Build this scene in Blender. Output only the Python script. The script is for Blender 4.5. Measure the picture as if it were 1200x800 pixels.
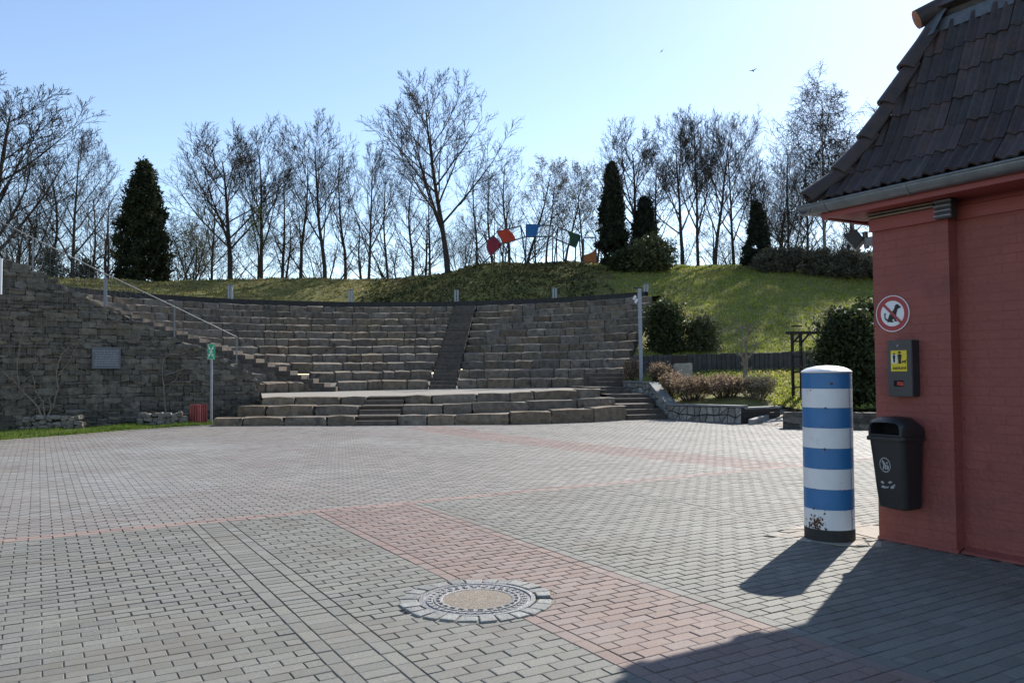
import bpy, bmesh, math, random
import numpy as np
from mathutils import Vector, Matrix
from mathutils.bvhtree import BVHTree
for o in list(bpy.data.objects): bpy.data.objects.remove(o)
S = bpy.context.scene
COL = S.collection
rnd = random.Random(7)
NR = np.random.default_rng(11)
R = math.radians

# ------------------------------------------------------------------ camera
EYE = 1.54; FPX = 940.0; PITCH = math.atan(36/940); ROLL = 0.006
fw = Vector((0, math.cos(PITCH), math.sin(PITCH)))
u0 = Vector((0, -math.sin(PITCH), math.cos(PITCH))); r0 = Vector((1, 0, 0))
rt = r0*math.cos(ROLL) - u0*math.sin(ROLL); up = u0*math.cos(ROLL) + r0*math.sin(ROLL)
cd = bpy.data.cameras.new('camera'); cam = bpy.data.objects.new('camera', cd); COL.objects.link(cam)
m = Matrix((rt, up, -fw)).transposed().to_4x4(); m.translation = (0, 0, EYE); cam.matrix_world = m
cd.sensor_width = 36; cd.lens = FPX/1200*36; cd.clip_start = .05; cd.clip_end = 3000
S.camera = cam
# ------------------------------------------------------------------ sky, sun, exposure
SUN_AZ, SUN_EL = R(32.6), R(37.2)        # azimuth clockwise from +Y
w = bpy.data.worlds.new('World'); S.world = w; w.use_nodes = True
nt = w.node_tree; bg = nt.nodes['Background']
sk = nt.nodes.new('ShaderNodeTexSky'); sk.sky_type = 'NISHITA'; sk.sun_disc = False
sk.sun_elevation = SUN_EL; sk.sun_rotation = SUN_AZ
sk.air_density = 0.9; sk.dust_density = 0.2; sk.ozone_density = 0.5; sk.altitude = 0
nt.links.new(sk.outputs[0], bg.inputs[0]); bg.inputs[1].default_value = 0.13
sd = Vector((math.sin(SUN_AZ)*math.cos(SUN_EL), math.cos(SUN_AZ)*math.cos(SUN_EL), math.sin(SUN_EL)))
sl = bpy.data.lights.new('sun', 'SUN'); sl.energy = 4.6; sl.angle = R(.53); sl.color = (1, .95, .87)
so = bpy.data.objects.new('sun', sl); COL.objects.link(so); so.rotation_euler = sd.to_track_quat('Z', 'Y').to_euler(); so.location = (20, 20, 30)
S.view_settings.view_transform = 'Standard'; S.view_settings.look = 'None'; S.view_settings.gamma = 1
S.view_settings.exposure = 0.70; S.view_settings.use_curve_mapping = False
S.render.engine = 'CYCLES'

# ------------------------------------------------------------------ helpers
def ray(px, py): return fw*FPX + rt*(px-600) + up*(400-py)
def G(px, py, z=0.0):                       # photograph position of a point at height z
    d = ray(px, py); t = (z-EYE)/d.z; return Vector((d.x*t, d.y*t, z))
def P(px, py, Y):                           # photograph position of a point at distance Y
    d = ray(px, py); t = Y/d.y; return Vector((d.x*t, Y, EYE+d.z*t))
def link(o, parent=None):
    COL.objects.link(o)
    if parent: o.parent = parent
    return o
def empty(name, loc=(0,0,0), rz=0.0, parent=None):
    o = bpy.data.objects.new(name, None); o.empty_display_size = .2
    o.location = loc; o.rotation_euler = (0,0,rz); return link(o, parent)
def tag(o, label=None, cat=None, group=None, kind=None):
    if label: o['label'] = label
    if cat: o['category'] = cat
    if group: o['group'] = group
    if kind: o['kind'] = kind
    return o
def fast_mesh(name, V, F, smooth=False):
    V = np.asarray(V, np.float32); F = np.asarray(F, np.int32); k = F.shape[1]
    me = bpy.data.meshes.new(name)
    me.vertices.add(len(V)); me.vertices.foreach_set('co', V.ravel())
    me.loops.add(F.size); me.loops.foreach_set('vertex_index', F.ravel())
    me.polygons.add(len(F)); me.polygons.foreach_set('loop_start', np.arange(0, F.size, k, dtype=np.int32))
    me.update(calc_edges=True)
    me.polygons.foreach_set('use_smooth', np.full(len(F), bool(smooth)))
    return me
def obj(name, me, mat=None, parent=None, loc=None):
    if mat and len(me.materials) == 0: me.materials.append(mat)
    o = bpy.data.objects.new(name, me)
    if loc is not None: o.location = loc
    return link(o, parent)
class MB:
    def __init__(s): s.v = []; s.f = []
    def add(s, vs, fs):
        b = len(s.v); s.v += [tuple(p) for p in vs]; s.f += [tuple(i+b for i in f) for f in fs]; return s
    def box(s, c, d, M=None):
        x, y, z = [q/2 for q in d]
        vs = [Vector((a*x, b*y, e*z)) for e in (-1,1) for b in (-1,1) for a in (-1,1)]
        if M: vs = [M @ p for p in vs]
        return s.add([p+Vector(c) for p in vs], [(0,2,3,1),(4,5,7,6),(0,1,5,4),(2,6,7,3),(0,4,6,2),(1,3,7,5)])
    def bar(s, a, b, wd, dp, upv=(0,0,1)):
        a = Vector(a); b = Vector(b); d = (b-a).normalized(); upv = Vector(upv)
        if abs(d.dot(upv)) > .98: upv = Vector((0,1,0))
        x = d.cross(upv).normalized(); y = x.cross(d)
        vs = [q + x*sx*wd/2 + y*sy*dp/2 for q in (a,b) for sx,sy in ((-1,-1),(1,-1),(1,1),(-1,1))]
        return s.add(vs, [(0,1,2,3)[::-1],(4,5,6,7),(0,1,5,4),(1,2,6,5),(2,3,7,6),(3,0,4,7)])
    def tube(s, pts, rad, n=8, cap=True):
        pts = [Vector(p) for p in pts]
        if not isinstance(rad, (list, tuple)): rad = [rad]*len(pts)
        ref = Vector((.31,.17,.93)); vs = []; fs = []
        for i, p in enumerate(pts):
            d = (pts[min(i+1,len(pts)-1)] - pts[max(i-1,0)]).normalized()
            if abs(d.dot(ref)) > .97: ref = Vector((.9,.3,.1))
            x = d.cross(ref).normalized(); y = d.cross(x)
            for k in range(n):
                a = 2*math.pi*k/n; vs.append(p + (x*math.cos(a)+y*math.sin(a))*rad[i])
        for i in range(len(pts)-1):
            for k in range(n):
                k2 = (k+1) % n; fs.append((i*n+k, i*n+k2, (i+1)*n+k2, (i+1)*n+k))
        if cap: fs.append(tuple(range(n))[::-1]); fs.append(tuple(range((len(pts)-1)*n, len(pts)*n)))
        return s.add(vs, fs)
    def lathe(s, prof, n=32, c=(0,0,0), cap=True):
        vs = []; fs = []
        for r, z in prof:
            for k in range(n):
                a = 2*math.pi*k/n; vs.append((c[0]+r*math.cos(a), c[1]+r*math.sin(a), c[2]+z))
        for i in range(len(prof)-1):
            for k in range(n):
                k2 = (k+1) % n; fs.append((i*n+k, i*n+k2, (i+1)*n+k2, (i+1)*n+k))
        if cap: fs.append(tuple(range(n))[::-1]); fs.append(tuple(range((len(prof)-1)*n, len(prof)*n)))
        return s.add(vs, fs)
    def prism(s, poly, f, t0, t1):          # poly of 2D points, f(a,b,t) -> 3D
        n = len(poly); vs = [f(a,b,t0) for a,b in poly] + [f(a,b,t1) for a,b in poly]
        return s.add(vs, [tuple(range(n))[::-1], tuple(range(n,2*n))] + [(i,(i+1)%n,n+(i+1)%n,n+i) for i in range(n)])
    def mesh(s, name, smooth=False, bevel=0, fix=True):
        bm = bmesh.new(); vs = [bm.verts.new(p) for p in s.v]
        for f in s.f:
            try: bm.faces.new([vs[i] for i in f])
            except ValueError: pass
        if fix: bmesh.ops.recalc_face_normals(bm, faces=bm.faces)
        if bevel: bmesh.ops.bevel(bm, geom=bm.edges[:], offset=bevel, segments=2, affect='EDGES', profile=.6, clamp_overlap=True)
        me = bpy.data.meshes.new(name); bm.to_mesh(me); bm.free()
        if smooth:
            for p in me.polygons: p.use_smooth = True
            me.set_sharp_from_angle(angle=R(38))
        return me
    def build(s, name, mat, parent=None, smooth=False, bevel=0, loc=None):
        return obj(name, s.mesh(name, smooth, bevel), mat, parent, loc)
def copy_tree(o, parent=None):
    c = o.copy(); COL.objects.link(c); c.parent = parent
    for ch in list(o.children): copy_tree(ch, c)
    return c

# ------------------------------------------------------------------ materials
def pm(name, c1, c2=None, scale=6.0, rough=.85, rand=.0, bump=.0, bscale=40.0, metal=0.0, c3=None, s3=1.2, t3=.55, coat=0.0, detail=6.0, trans=0.0, spec=.4, stretch=None, coords='Object', hue=0.0):
    mt = bpy.data.materials.new(name); mt.use_nodes = True; nt = mt.node_tree; N = nt.nodes; L = nt.links
    b = N['Principled BSDF']; b.inputs['Roughness'].default_value = rough; b.inputs['Metallic'].default_value = metal
    b.inputs['Specular IOR Level'].default_value = spec
    if coat: b.inputs['Coat Weight'].default_value = coat
    tc = N.new('ShaderNodeTexCoord')
    vec = N.new('ShaderNodeNewGeometry').outputs['Position'] if coords == 'World' else tc.outputs[coords]
    if stretch:
        mp = N.new('ShaderNodeMapping'); mp.inputs['Scale'].default_value = stretch; L.new(vec, mp.inputs[0]); vec = mp.outputs[0]
    c2 = c2 or tuple(q*.75 for q in c1)
    n1 = N.new('ShaderNodeTexNoise'); n1.inputs['Scale'].default_value = scale; n1.inputs['Detail'].default_value = detail; n1.inputs['Roughness'].default_value = .62
    L.new(vec, n1.inputs['Vector'])
    rp = N.new('ShaderNodeValToRGB'); rp.color_ramp.elements[0].position = .33; rp.color_ramp.elements[1].position = .68
    rp.color_ramp.elements[0].color = (*c2, 1); rp.color_ramp.elements[1].color = (*c1, 1)
    L.new(n1.outputs['Fac'], rp.inputs[0]); col = rp.outputs[0]
    if c3:
        n3 = N.new('ShaderNodeTexNoise'); n3.inputs['Scale'].default_value = s3; n3.inputs['Detail'].default_value = 5; n3.inputs['Roughness'].default_value = .65
        gp = N.new('ShaderNodeNewGeometry'); L.new(gp.outputs['Position'], n3.inputs['Vector'])
        r3 = N.new('ShaderNodeValToRGB'); r3.color_ramp.elements[0].position = t3; r3.color_ramp.elements[1].position = min(t3+.14, 1)
        L.new(n3.outputs['Fac'], r3.inputs[0])
        mx = N.new('ShaderNodeMix'); mx.data_type = 'RGBA'; L.new(r3.outputs[0], mx.inputs['Factor']); L.new(col, mx.inputs['A']); mx.inputs['B'].default_value = (*c3, 1)
        col = mx.outputs['Result']
    if rand or hue:
        oi = N.new('ShaderNodeObjectInfo'); ge = N.new('ShaderNodeNewGeometry')
        ad = N.new('ShaderNodeMath'); ad.operation = 'ADD'; L.new(oi.outputs['Random'], ad.inputs[0]); L.new(ge.outputs['Random Per Island'], ad.inputs[1])
        fr = N.new('ShaderNodeMath'); fr.operation = 'FRACT'; L.new(ad.outputs[0], fr.inputs[0])
        mr = N.new('ShaderNodeMapRange'); mr.inputs['To Min'].default_value = 1-rand; mr.inputs['To Max'].default_value = 1+rand*.8; L.new(fr.outputs[0], mr.inputs['Value'])
        hs = N.new('ShaderNodeHueSaturation'); L.new(mr.outputs[0], hs.inputs['Value']); L.new(col, hs.inputs['Color'])
        if hue:
            f2 = N.new('ShaderNodeMath'); f2.operation = 'MULTIPLY'; f2.inputs[1].default_value = 17.3; L.new(fr.outputs[0], f2.inputs[0])
            f3 = N.new('ShaderNodeMath'); f3.operation = 'FRACT'; L.new(f2.outputs[0], f3.inputs[0])
            m2 = N.new('ShaderNodeMapRange'); m2.inputs['To Min'].default_value = 1-hue*8; m2.inputs['To Max'].default_value = 1+hue*8; L.new(f3.outputs[0], m2.inputs['Value'])
            L.new(m2.outputs[0], hs.inputs['Saturation'])
        col = hs.outputs['Color']
    L.new(col, b.inputs['Base Color'])
    if bump:
        n2 = N.new('ShaderNodeTexNoise'); n2.inputs['Scale'].default_value = bscale; n2.inputs['Detail'].default_value = 5; L.new(vec, n2.inputs['Vector'])
        bp = N.new('ShaderNodeBump'); bp.inputs['Strength'].default_value = bump; bp.inputs['Distance'].default_value = .02
        L.new(n2.outputs['Fac'], bp.inputs['Height']); L.new(bp.outputs[0], b.inputs['Normal'])
    if trans:
        tr = N.new('ShaderNodeBsdfTranslucent'); L.new(col, tr.inputs['Color'])
        mxs = N.new('ShaderNodeMixShader'); mxs.inputs[0].default_value = trans
        L.new(b.outputs[0], mxs.inputs[1]); L.new(tr.outputs[0], mxs.inputs[2]); L.new(mxs.outputs[0], N['Material Output'].inputs[0])
    return mt
M = {}
M['sand']   = pm('joint_sand', (.14,.13,.11), (.085,.078,.067), 30, .95, c3=(.075,.08,.04), s3=1.1, t3=.55)
M['fargrey']= pm('far_grey_glare_paver', (.225,.21,.186), (.16,.15,.133), 55, .68, rand=.15, bump=.35, bscale=160, c3=(.2,.182,.16), s3=.6, t3=.5, spec=.5, hue=.02, coords='World')  # different pavers beyond the red line; their paler colour also includes glare
M['grey']   = pm('grey_paver', (.20,.195,.168), (.135,.133,.117), 55, .72, rand=.15, bump=.35, bscale=160, c3=(.15,.137,.115), s3=.8, t3=.5, spec=.5, hue=.02, coords='World')
M['redline']= pm('red_line_paver', (.275,.195,.165), (.215,.155,.132), 55, .74, rand=.12, bump=.35, bscale=160, spec=.5, coords='World')
M['red']    = pm('red_paver', (.235,.17,.145), (.17,.125,.108), 55, .74, rand=.12, bump=.35, bscale=160, c3=(.24,.19,.165), s3=.6, t3=.55, spec=.5, hue=.02, coords='World')
M['pink']   = pm('weathered_paver', (.225,.2,.18), (.165,.148,.133), 50, .74, rand=.14, bump=.3, bscale=160, c3=(.235,.23,.215), s3=.22, t3=.48, spec=.5, hue=.02, coords='World')
M['stone']  = pm('hewn_stone', (.228,.182,.137), (.112,.09,.069), 5.5, .92, rand=.26, bump=.9, bscale=14, c3=(.055,.05,.045), s3=2.2, t3=.56, hue=.03, coords='World')
M['tread']  = pm('gravel_tread', (.23,.205,.175), (.15,.135,.115), 9, .95, bump=.6, bscale=60, coords='World')
M['stage']  = pm('stage_gravel', (.30,.275,.24), (.22,.2,.175), 7, .95, bump=.5, bscale=60, coords='World')
M['step']   = pm('concrete_step', (.125,.10,.08), (.07,.058,.048), 6, .9, rand=.15, bump=.5, bscale=30, coords='World')
M['kerb']   = pm('dark_kerb', (.05,.047,.044), (.03,.028,.026), 5, .9, bump=.4, bscale=20, coords='World')
M['gab']    = pm('slate_stone', (.175,.155,.122), (.075,.068,.056), 6, .85, rand=.45, bump=.9, bscale=18, c3=(.10,.085,.062), s3=1.6, t3=.58, hue=.03, coords='World')
M['gabcore']= pm('dark_fill', (.02,.019,.018), None, 8, .95)
M['facing'] = pm('pale_facing_stone', (.36,.33,.285), (.20,.185,.16), 7, .9, rand=.35, bump=.6, bscale=24, coords='World')
M['rub']    = pm('pale_rubble', (.28,.25,.21), (.14,.125,.105), 6, .9, rand=.3, bump=.8, bscale=18, coords='World')
M['palis']  = pm('palisade_stone', (.085,.08,.075), (.05,.047,.045), 5, .9, rand=.2, bump=.4, bscale=20, coords='World')
M['steel']  = pm('galvanised_steel', (.25,.255,.26), (.17,.175,.18), 20, .55, metal=.5)
M['greypost']= pm('grey_post', (.32,.34,.37), (.25,.27,.30), 12, .5, metal=.3)
M['wire']   = pm('dull_wire', (.20,.20,.195), (.11,.11,.11), 12, .6, metal=.3)
M['dark']   = pm('dark_metal', (.03,.03,.033), None, 12, .5)
M['brick']  = pm('red_painted_brick', (.275,.076,.06), (.23,.063,.05), 3.5, .6, rand=.025, bump=.5, bscale=26, c3=(.185,.055,.05), s3=1.6, t3=.56, spec=.45, coords='World')
M['mortar'] = pm('red_painted_mortar', (.262,.072,.057), (.215,.059,.047), 5, .7, bump=.4, bscale=40, coords='World')
M['redwood']= pm('red_painted_board', (.30,.068,.06), (.25,.058,.052), 3, .5, bump=.1, bscale=12, stretch=(1,8,8))
M['tile']   = pm('roof_tile', (.066,.042,.036), (.031,.024,.023), 7, .55, rand=.35, bump=.4, bscale=50, c3=(.048,.042,.042), s3=3.0, t3=.55, spec=.5, hue=.04, coords='World')
M['hiptile']= pm('hip_tile', (.065,.043,.038), (.034,.027,.027), 7, .6, rand=.2, bump=.4, bscale=50, coords='World')
M['terra']  = pm('terracotta', (.42,.17,.08), (.28,.12,.07), 9, .75)
M['zinc']   = pm('zinc_gutter', (.20,.22,.235), (.14,.155,.17), 8, .42, metal=.55, bump=.1, bscale=30)
M['lead']   = pm('lead_flashing', (.14,.155,.17), (.095,.10,.11), 8, .5, metal=.3, bump=.4, bscale=16)
M['blue']   = pm('blue_paint', (.03,.16,.37), (.027,.14,.33), 5, .38, c3=(.025,.11,.30), s3=6, t3=.68, spec=.5, bump=.12, bscale=30)
M['white']  = pm('white_paint', (.74,.73,.73), (.66,.65,.66), 5, .42, c3=(.55,.52,.5), s3=5, t3=.64, spec=.5, bump=.12, bscale=30)
M['rust']   = pm('rust', (.16,.075,.035), (.07,.035,.02), 30, .9, bump=.6, bscale=80)
M['blackp'] = pm('black_base_paint', (.02,.02,.02), (.035,.032,.03), 12, .7)
M['flag']   = pm('pale_flagstone', (.40,.355,.295), (.30,.265,.22), 8, .85, rand=.12, bump=.5, bscale=40, coords='World')
M['sett']   = pm('grey_sett', (.27,.268,.25), (.17,.172,.168), 16, .75, rand=.22, bump=.5, bscale=60, hue=.02, coords='World')
M['iron']   = pm('cast_iron', (.235,.235,.24), (.15,.15,.155), 40, .5, metal=.5, bump=.5, bscale=90)
M['conc']   = pm('lid_concrete', (.36,.30,.235), (.17,.15,.125), 60, .9, bump=.8, bscale=120)
M['hole']   = pm('dark_hole', (.008,.008,.008), None, 5, .9)
M['bin']    = pm('black_plastic', (.016,.017,.02), (.013,.014,.016), 9, .42, bump=.15, bscale=220, spec=.5)
M['disp']   = pm('grey_brown_steel', (.075,.068,.064), (.062,.057,.055), 9, .5, bump=.1, bscale=120)
M['yellow'] = pm('yellow_sticker', (.75,.56,.03), (.68,.5,.03), 9, .5)
M['signw']  = pm('sign_white', (.72,.72,.73), (.67,.67,.68), 9, .4)
M['signr']  = pm('sign_red', (.36,.045,.05), (.32,.04,.045), 9, .45)
M['signk']  = pm('sign_black', (.012,.012,.012), None, 9, .5)
M['redtag'] = pm('red_bag', (.5,.045,.03), None, 9, .5)
M['redbin'] = pm('red_bin', (.33,.075,.065), (.27,.06,.055), 5, .5, rand=.1)
M['green']  = pm('sign_green', (.01,.33,.14), (.01,.30,.12), 6, .4)
M['plaque'] = pm('bronze_plaque', (.14,.15,.165), (.10,.108,.12), 12, .45, metal=.4)
M['wood']   = pm('dark_timber', (.052,.042,.034), (.028,.023,.02), 6, .85, bump=.5, bscale=20, stretch=(6,6,1))
M['stake']  = pm('pale_stake', (.32,.28,.22), (.22,.19,.15), 9, .9)
M['bark']   = pm('bark', (.055,.045,.036), (.025,.021,.018), 9, .95, bump=.6, bscale=12)
M['twig']   = pm('twig', (.062,.047,.035), (.038,.029,.022), 3, .9, rand=.25)
M['birch']  = pm('birch_bark', (.34,.31,.28), (.07,.06,.055), 5, .85, stretch=(1,1,3))
M['vine']   = pm('vine', (.27,.22,.165), (.16,.13,.10), 8, .9)
M['vineleaf']= pm('vine_leaf', (.21,.24,.04), (.12,.15,.03), 4, .8, rand=.3, trans=.4)
M['grass']  = pm('hill_grass', (.20,.185,.05), (.11,.108,.03), .9, .95, bump=1.0, bscale=9, c3=(.15,.135,.045), s3=.55, t3=.52, coords='Object')
M['blade']  = pm('grass_blade', (.36,.39,.085), (.23,.26,.055), 1.3, .75, rand=.3, trans=.5, c3=(.38,.34,.12), s3=.5, t3=.52, hue=.03)
M['bankg']  = pm('bank_grass', (.24,.215,.065), (.13,.125,.04), 1.3, .8, rand=.35, trans=.45, c3=(.2,.155,.07), s3=.5, t3=.5, hue=.03)
M['lawn']   = pm('fresh_grass', (.12,.18,.028), (.07,.12,.02), 1.3, .7, rand=.35, trans=.5)
M['ivy']    = pm('ground_cover', (.095,.095,.032), (.05,.054,.02), 1.5, .8, rand=.5, trans=.35, c3=(.13,.10,.045), s3=.8, t3=.55)
M['laurel'] = pm('laurel_leaf', (.055,.072,.022), (.026,.038,.013), 2, .6, rand=.4, trans=.3, spec=.3)
M['laurel2']= pm('pale_laurel_leaf', (.12,.13,.05), (.06,.07,.028), 2, .5, rand=.4, trans=.3)
M['thuja']  = pm('thuja_leaf', (.052,.062,.024), (.022,.029,.012), 1.2, .8, rand=.45, trans=.3, c3=(.085,.07,.03), s3=1.2, t3=.6)
M['fir']    = pm('fir_needle', (.03,.04,.02), (.014,.02,.011), 1.2, .85, rand=.4, trans=.2)
M['dry']    = pm('dry_leaf', (.40,.29,.19), (.26,.185,.125), 3, .85, rand=.35, trans=.4)
M['sage']   = pm('sage_leaf', (.24,.215,.14), (.13,.12,.08), 3, .8, rand=.35, trans=.3)
M['bud']    = pm('spring_bud', (.20,.19,.06), (.12,.12,.035), 3, .8, rand=.35, trans=.5)
M['bud2']   = pm('ochre_bud', (.17,.125,.06), (.10,.075,.04), 3, .85, rand=.3, trans=.45)
M['will']   = pm('fresh_green_leaf', (.20,.27,.035), (.13,.2,.025), 3, .75, rand=.3, trans=.55)
M['deadleaf']= pm('hedge_leaf', (.15,.14,.095), (.08,.078,.055), 3, .7, rand=.45, trans=.35)
M['panelr'] = pm('crimson_panel', (.32,.02,.05), None, 3, .5, trans=.35)
M['panelo'] = pm('orange_red_panel', (.62,.065,.02), None, 3, .5, trans=.35)
M['panelb'] = pm('blue_panel', (.02,.19,.52), None, 3, .5, trans=.35)
M['panelg'] = pm('green_panel', (.012,.07,.03), None, 3, .5, trans=.3)
M['panely'] = pm('ochre_panel', (.42,.17,.045), None, 3, .5, trans=.35)
M['ground'] = pm('earth', (.09,.085,.05), (.06,.055,.035), .4, .95)
M['lamp']   = pm('lamp_glass', (.35,.34,.33), None, 3, .3)
M['bird']   = pm('dark_feather', (.015,.015,.017), None, 5, .8)
gl = bpy.data.materials.new('clear_panel'); gl.use_nodes = True
gb = gl.node_tree.nodes['Principled BSDF']; gb.inputs['Base Color'].default_value = (.85,.88,.9,1); gb.inputs['Roughness'].default_value = .15
gt = gl.node_tree.nodes.new('ShaderNodeBsdfTransparent'); gm = gl.node_tree.nodes.new('ShaderNodeMixShader'); gm.inputs[0].default_value = .86
gl.node_tree.links.new(gb.outputs[0], gm.inputs[1]); gl.node_tree.links.new(gt.outputs[0], gm.inputs[2]); gl.node_tree.links.new(gm.outputs[0], gl.node_tree.nodes['Material Output'].inputs[0])
M['clear'] = gl
# ================================================================== ground and plaza
U = Vector((-.508,.861,0)).normalized(); V = Vector((.861,.508,0)).normalized(); U.z = V.z = 0
ANG = math.atan2(V.y, V.x)
def ua(p): return p.x*V.x+p.y*V.y
def ub(p): return p.x*U.x+p.y*U.y
tag(obj('ground', fast_mesh('ground', [(-900,-300,-.5),(900,-300,-.5),(900,1500,-.5),(-900,1500,-.5)], [(0,1,2,3)]), M['ground']), kind='structure')
base = MB().add([(-26,-6,-.009),(22,-6,-.009),(22,30,-.009),(-26,30,-.009)], [(0,1,2,3)])
plaza = base.build('plaza', M['sand']); tag(plaza, kind='structure')
# building frame
BC = G(1030, 630)                          # building corner on the ground
BROT = math.atan2(-U.y, -U.x)
bx, by = Vector((-U.x,-U.y)), Vector((V.x,V.y))
def in_building(x, y):
    d = Vector((x-BC.x, y-BC.y)); return d.dot(bx) > .02 and d.dot(by) > .02
# stage front (lowest tier) on the ground, left to right
FRONT = [G(*q) for q in ((250,499),(300,498.8),(360,498.4),(420,498.4),(470,498),(530,497.6),(600,497),(650,496),(700,494.3),(735,492))]
def front_y(x):
    if x <= FRONT[0].x: return FRONT[0].y
    for a, b in zip(FRONT, FRONT[1:]):
        if x <= b.x: return a.y + (b.y-a.y)*(x-a.x)/(b.x-a.x)
    return FRONT[-1].y + (x-FRONT[-1].x)*.1
EDGE = [G(-60,523), G(0,517), G(75,511), G(150,505), G(220,500), G(280,496.5)]     # lawn strip edge
def lawn_y(x):
    if x >= EDGE[-1].x: return 1e9
    for a, b in zip(EDGE, EDGE[1:]):
        if x <= b.x: return a.y + (b.y-a.y)*(x-a.x)/(b.x-a.x)
    return 1e9
MH = G(559.5, 702); BOL = Vector((2.915, 7.45, 0))
FLAG = [G(898,627), G(938,616), G(985,612), G(1032,616), G(1034,640), G(985,639), G(945,634)]
def in_poly(x, y, poly):
    c = False; n = len(poly)
    for i in range(n):
        a, b = poly[i], poly[(i+1) % n]
        if (a.y > y) != (b.y > y) and x < (b.x-a.x)*(y-a.y)/(b.y-a.y)+a.x: c = not c
    return c
b_red = ub(G(380,599.5)); a_L = ua(G(305,700)); a_B = a_L + round((ua(G(509,669))-a_L)*10)/10
a_s1 = a_B + 1.2 + round((ua(G(908,614))-a_B-1.2)*10)/10
a_s2 = a_B + 1.2 + round((ua(G(1058,785))-a_B-1.2)*10)/10
PAV = []                                   # a, b, size along V, size along U, colour
def runs(a0, a1, b, odd):
    i = math.floor((0-.1)/.2); out = []; x = a0 + (-.1 if odd else 0.)
    while x < a1-1e-6:
        s, e = max(x, a0), min(x+.2, a1)
        if e-s > .02: out.append(((s+e)/2, b, e-s, .1))
        x += .2
    return out
zones = [(a_L-30, a_L, 'grey', 'run'), (a_L, a_L+.1, 'grey', 'str'), (a_L+.1, a_L+.3, 'grey', 'sol'), (a_L+.3, a_L+.4, 'grey', 'str'),
         (a_L+.4, a_B, 'grey', 'run'), (a_B, a_B+.1, 'red', 'str'), (a_B+.1, a_B+1.1, 'red', 'run'), (a_B+1.1, a_B+1.2, 'red', 'str')]
cuts = sorted([a_s1, a_s2]); x0 = a_B+1.2
for c in cuts: zones += [(x0, c, 'grey', 'run'), (c, c+.1, 'grey', 'str')]; x0 = c+.1
zones += [(x0, x0+16, 'grey', 'run')]
nrow = int((b_red+14)/.1)
pb0, pb1 = G(512,502), G(912,549)
for a0, a1, c, k in zones:
    for j in range(nrow):
        b = b_red - .05 - j*.1
        # skip rows that are out of the view wedge
        if k == 'run': PAV += [(*q, c) for q in runs(a0, a1, b, j % 2)]
        elif k == 'sol': PAV.append(((a0+a1)/2, b, .2, .1, c))
        elif j % 2 == 0: PAV.append(((a0+a1)/2, b-.05, .1, .2, c))
for j in range(2): PAV += [(*q, 'redline') for q in runs(a_L-24, a_L+30, b_red+.05+j*.1, j)]
dirp = (pb1-pb0).normalized(); nrmp = Vector((-dirp.y, dirp.x, 0))
for j in range(230):
    b = b_red + .25 + j*.1
    for q in runs(a_L-24, a_L+34, b, j % 2):
        p = V*q[0] + U*q[1]; d = (p-pb0).dot(nrmp); t = (p-pb0).dot(dirp)
        d += .25*math.sin(t*.35)
        if abs(d) < .62 and t > -1: c = 'red'
        else: c = 'pink' if p.x < -1.5+rnd.uniform(-3.5,3.5) else 'fargrey'
        PAV.append((*q, c))
A = np.array([(p[0],p[1],p[2],p[3]) for p in PAV]); C = np.array([p[4] for p in PAV])
X = A[:,0]*V.x + A[:,1]*U.x; Y = A[:,0]*V.y + A[:,1]*U.y
keep = (Y > 2.4) & (Y < 29.5) & (np.abs(X) < .70*Y+1.2) & (np.hypot(X-MH.x, Y-MH.y) > .455)
A, C, X, Y = A[keep], C[keep], X[keep], Y[keep]
ok = np.ones(len(A), bool)
for i in range(len(A)):
    x, y = X[i], Y[i]
    if in_building(x, y) or y > front_y(x)+.5 or y > lawn_y(x)-.02: ok[i] = False
    elif abs(x-3) < 1.5 and abs(y-7.4) < 1.5 and in_poly(x, y, FLAG): ok[i] = False
A, C, X, Y = A[ok], C[ok], X[ok], Y[ok]
def gz(x, y): return .0035*np.sin(x*1.7+y*.6)*np.sin(y*1.3-x*.4)
zj = gz(X, Y) + NR.uniform(-.0016, .0016, len(A))
def paver_mesh(L, W, bev=.0042, dep=.02, jit=0):
    l, w_ = L/2-.0022, W/2-.0022
    vs = [(-l+bev,-w_+bev,0),(l-bev,-w_+bev,0),(l-bev,w_-bev,0),(-l+bev,w_-bev,0),(-l,-w_,-bev*.8),(l,-w_,-bev*.8),(l,w_,-bev*.8),(-l,w_,-bev*.8),(-l,-w_,-dep),(l,-w_,-dep),(l,w_,-dep),(-l,w_,-dep)]
    fs = [(0,1,2,3)]+[(4+i,4+(i+1)%4,(i+1)%4,i) for i in range(4)]+[(8+i,8+(i+1)%4,4+(i+1)%4,4+i) for i in range(4)]
    return vs, fs
px = 600+FPX*X/Y; py = 436+FPX*EYE/Y
inview = (px > 15) & (px < 1185) & (py < 795) & (np.abs(A[:,2]*A[:,3]-.02) < 1e-4)
idx = np.where(inview)[0]; idx = idx[np.argsort(Y[idx])][:300]; single = np.zeros(len(A), bool); single[idx] = True
pmesh = {}
for i in idx:
    c = C[i]; key = c
    if key not in pmesh:
        vs, fs = paver_mesh(.2, .1); me = fast_mesh('paving_brick', vs, fs); me.materials.append(M[c]); pmesh[key] = me
    o = bpy.data.objects.new('paving_brick', pmesh[key]); o.location = (X[i], Y[i], zj[i])
    o.rotation_euler = (rnd.gauss(0,.004), rnd.gauss(0,.004), ANG + (0 if A[i,2] > .15 else math.pi/2) + rnd.gauss(0,.004)); link(o, plaza)
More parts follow.
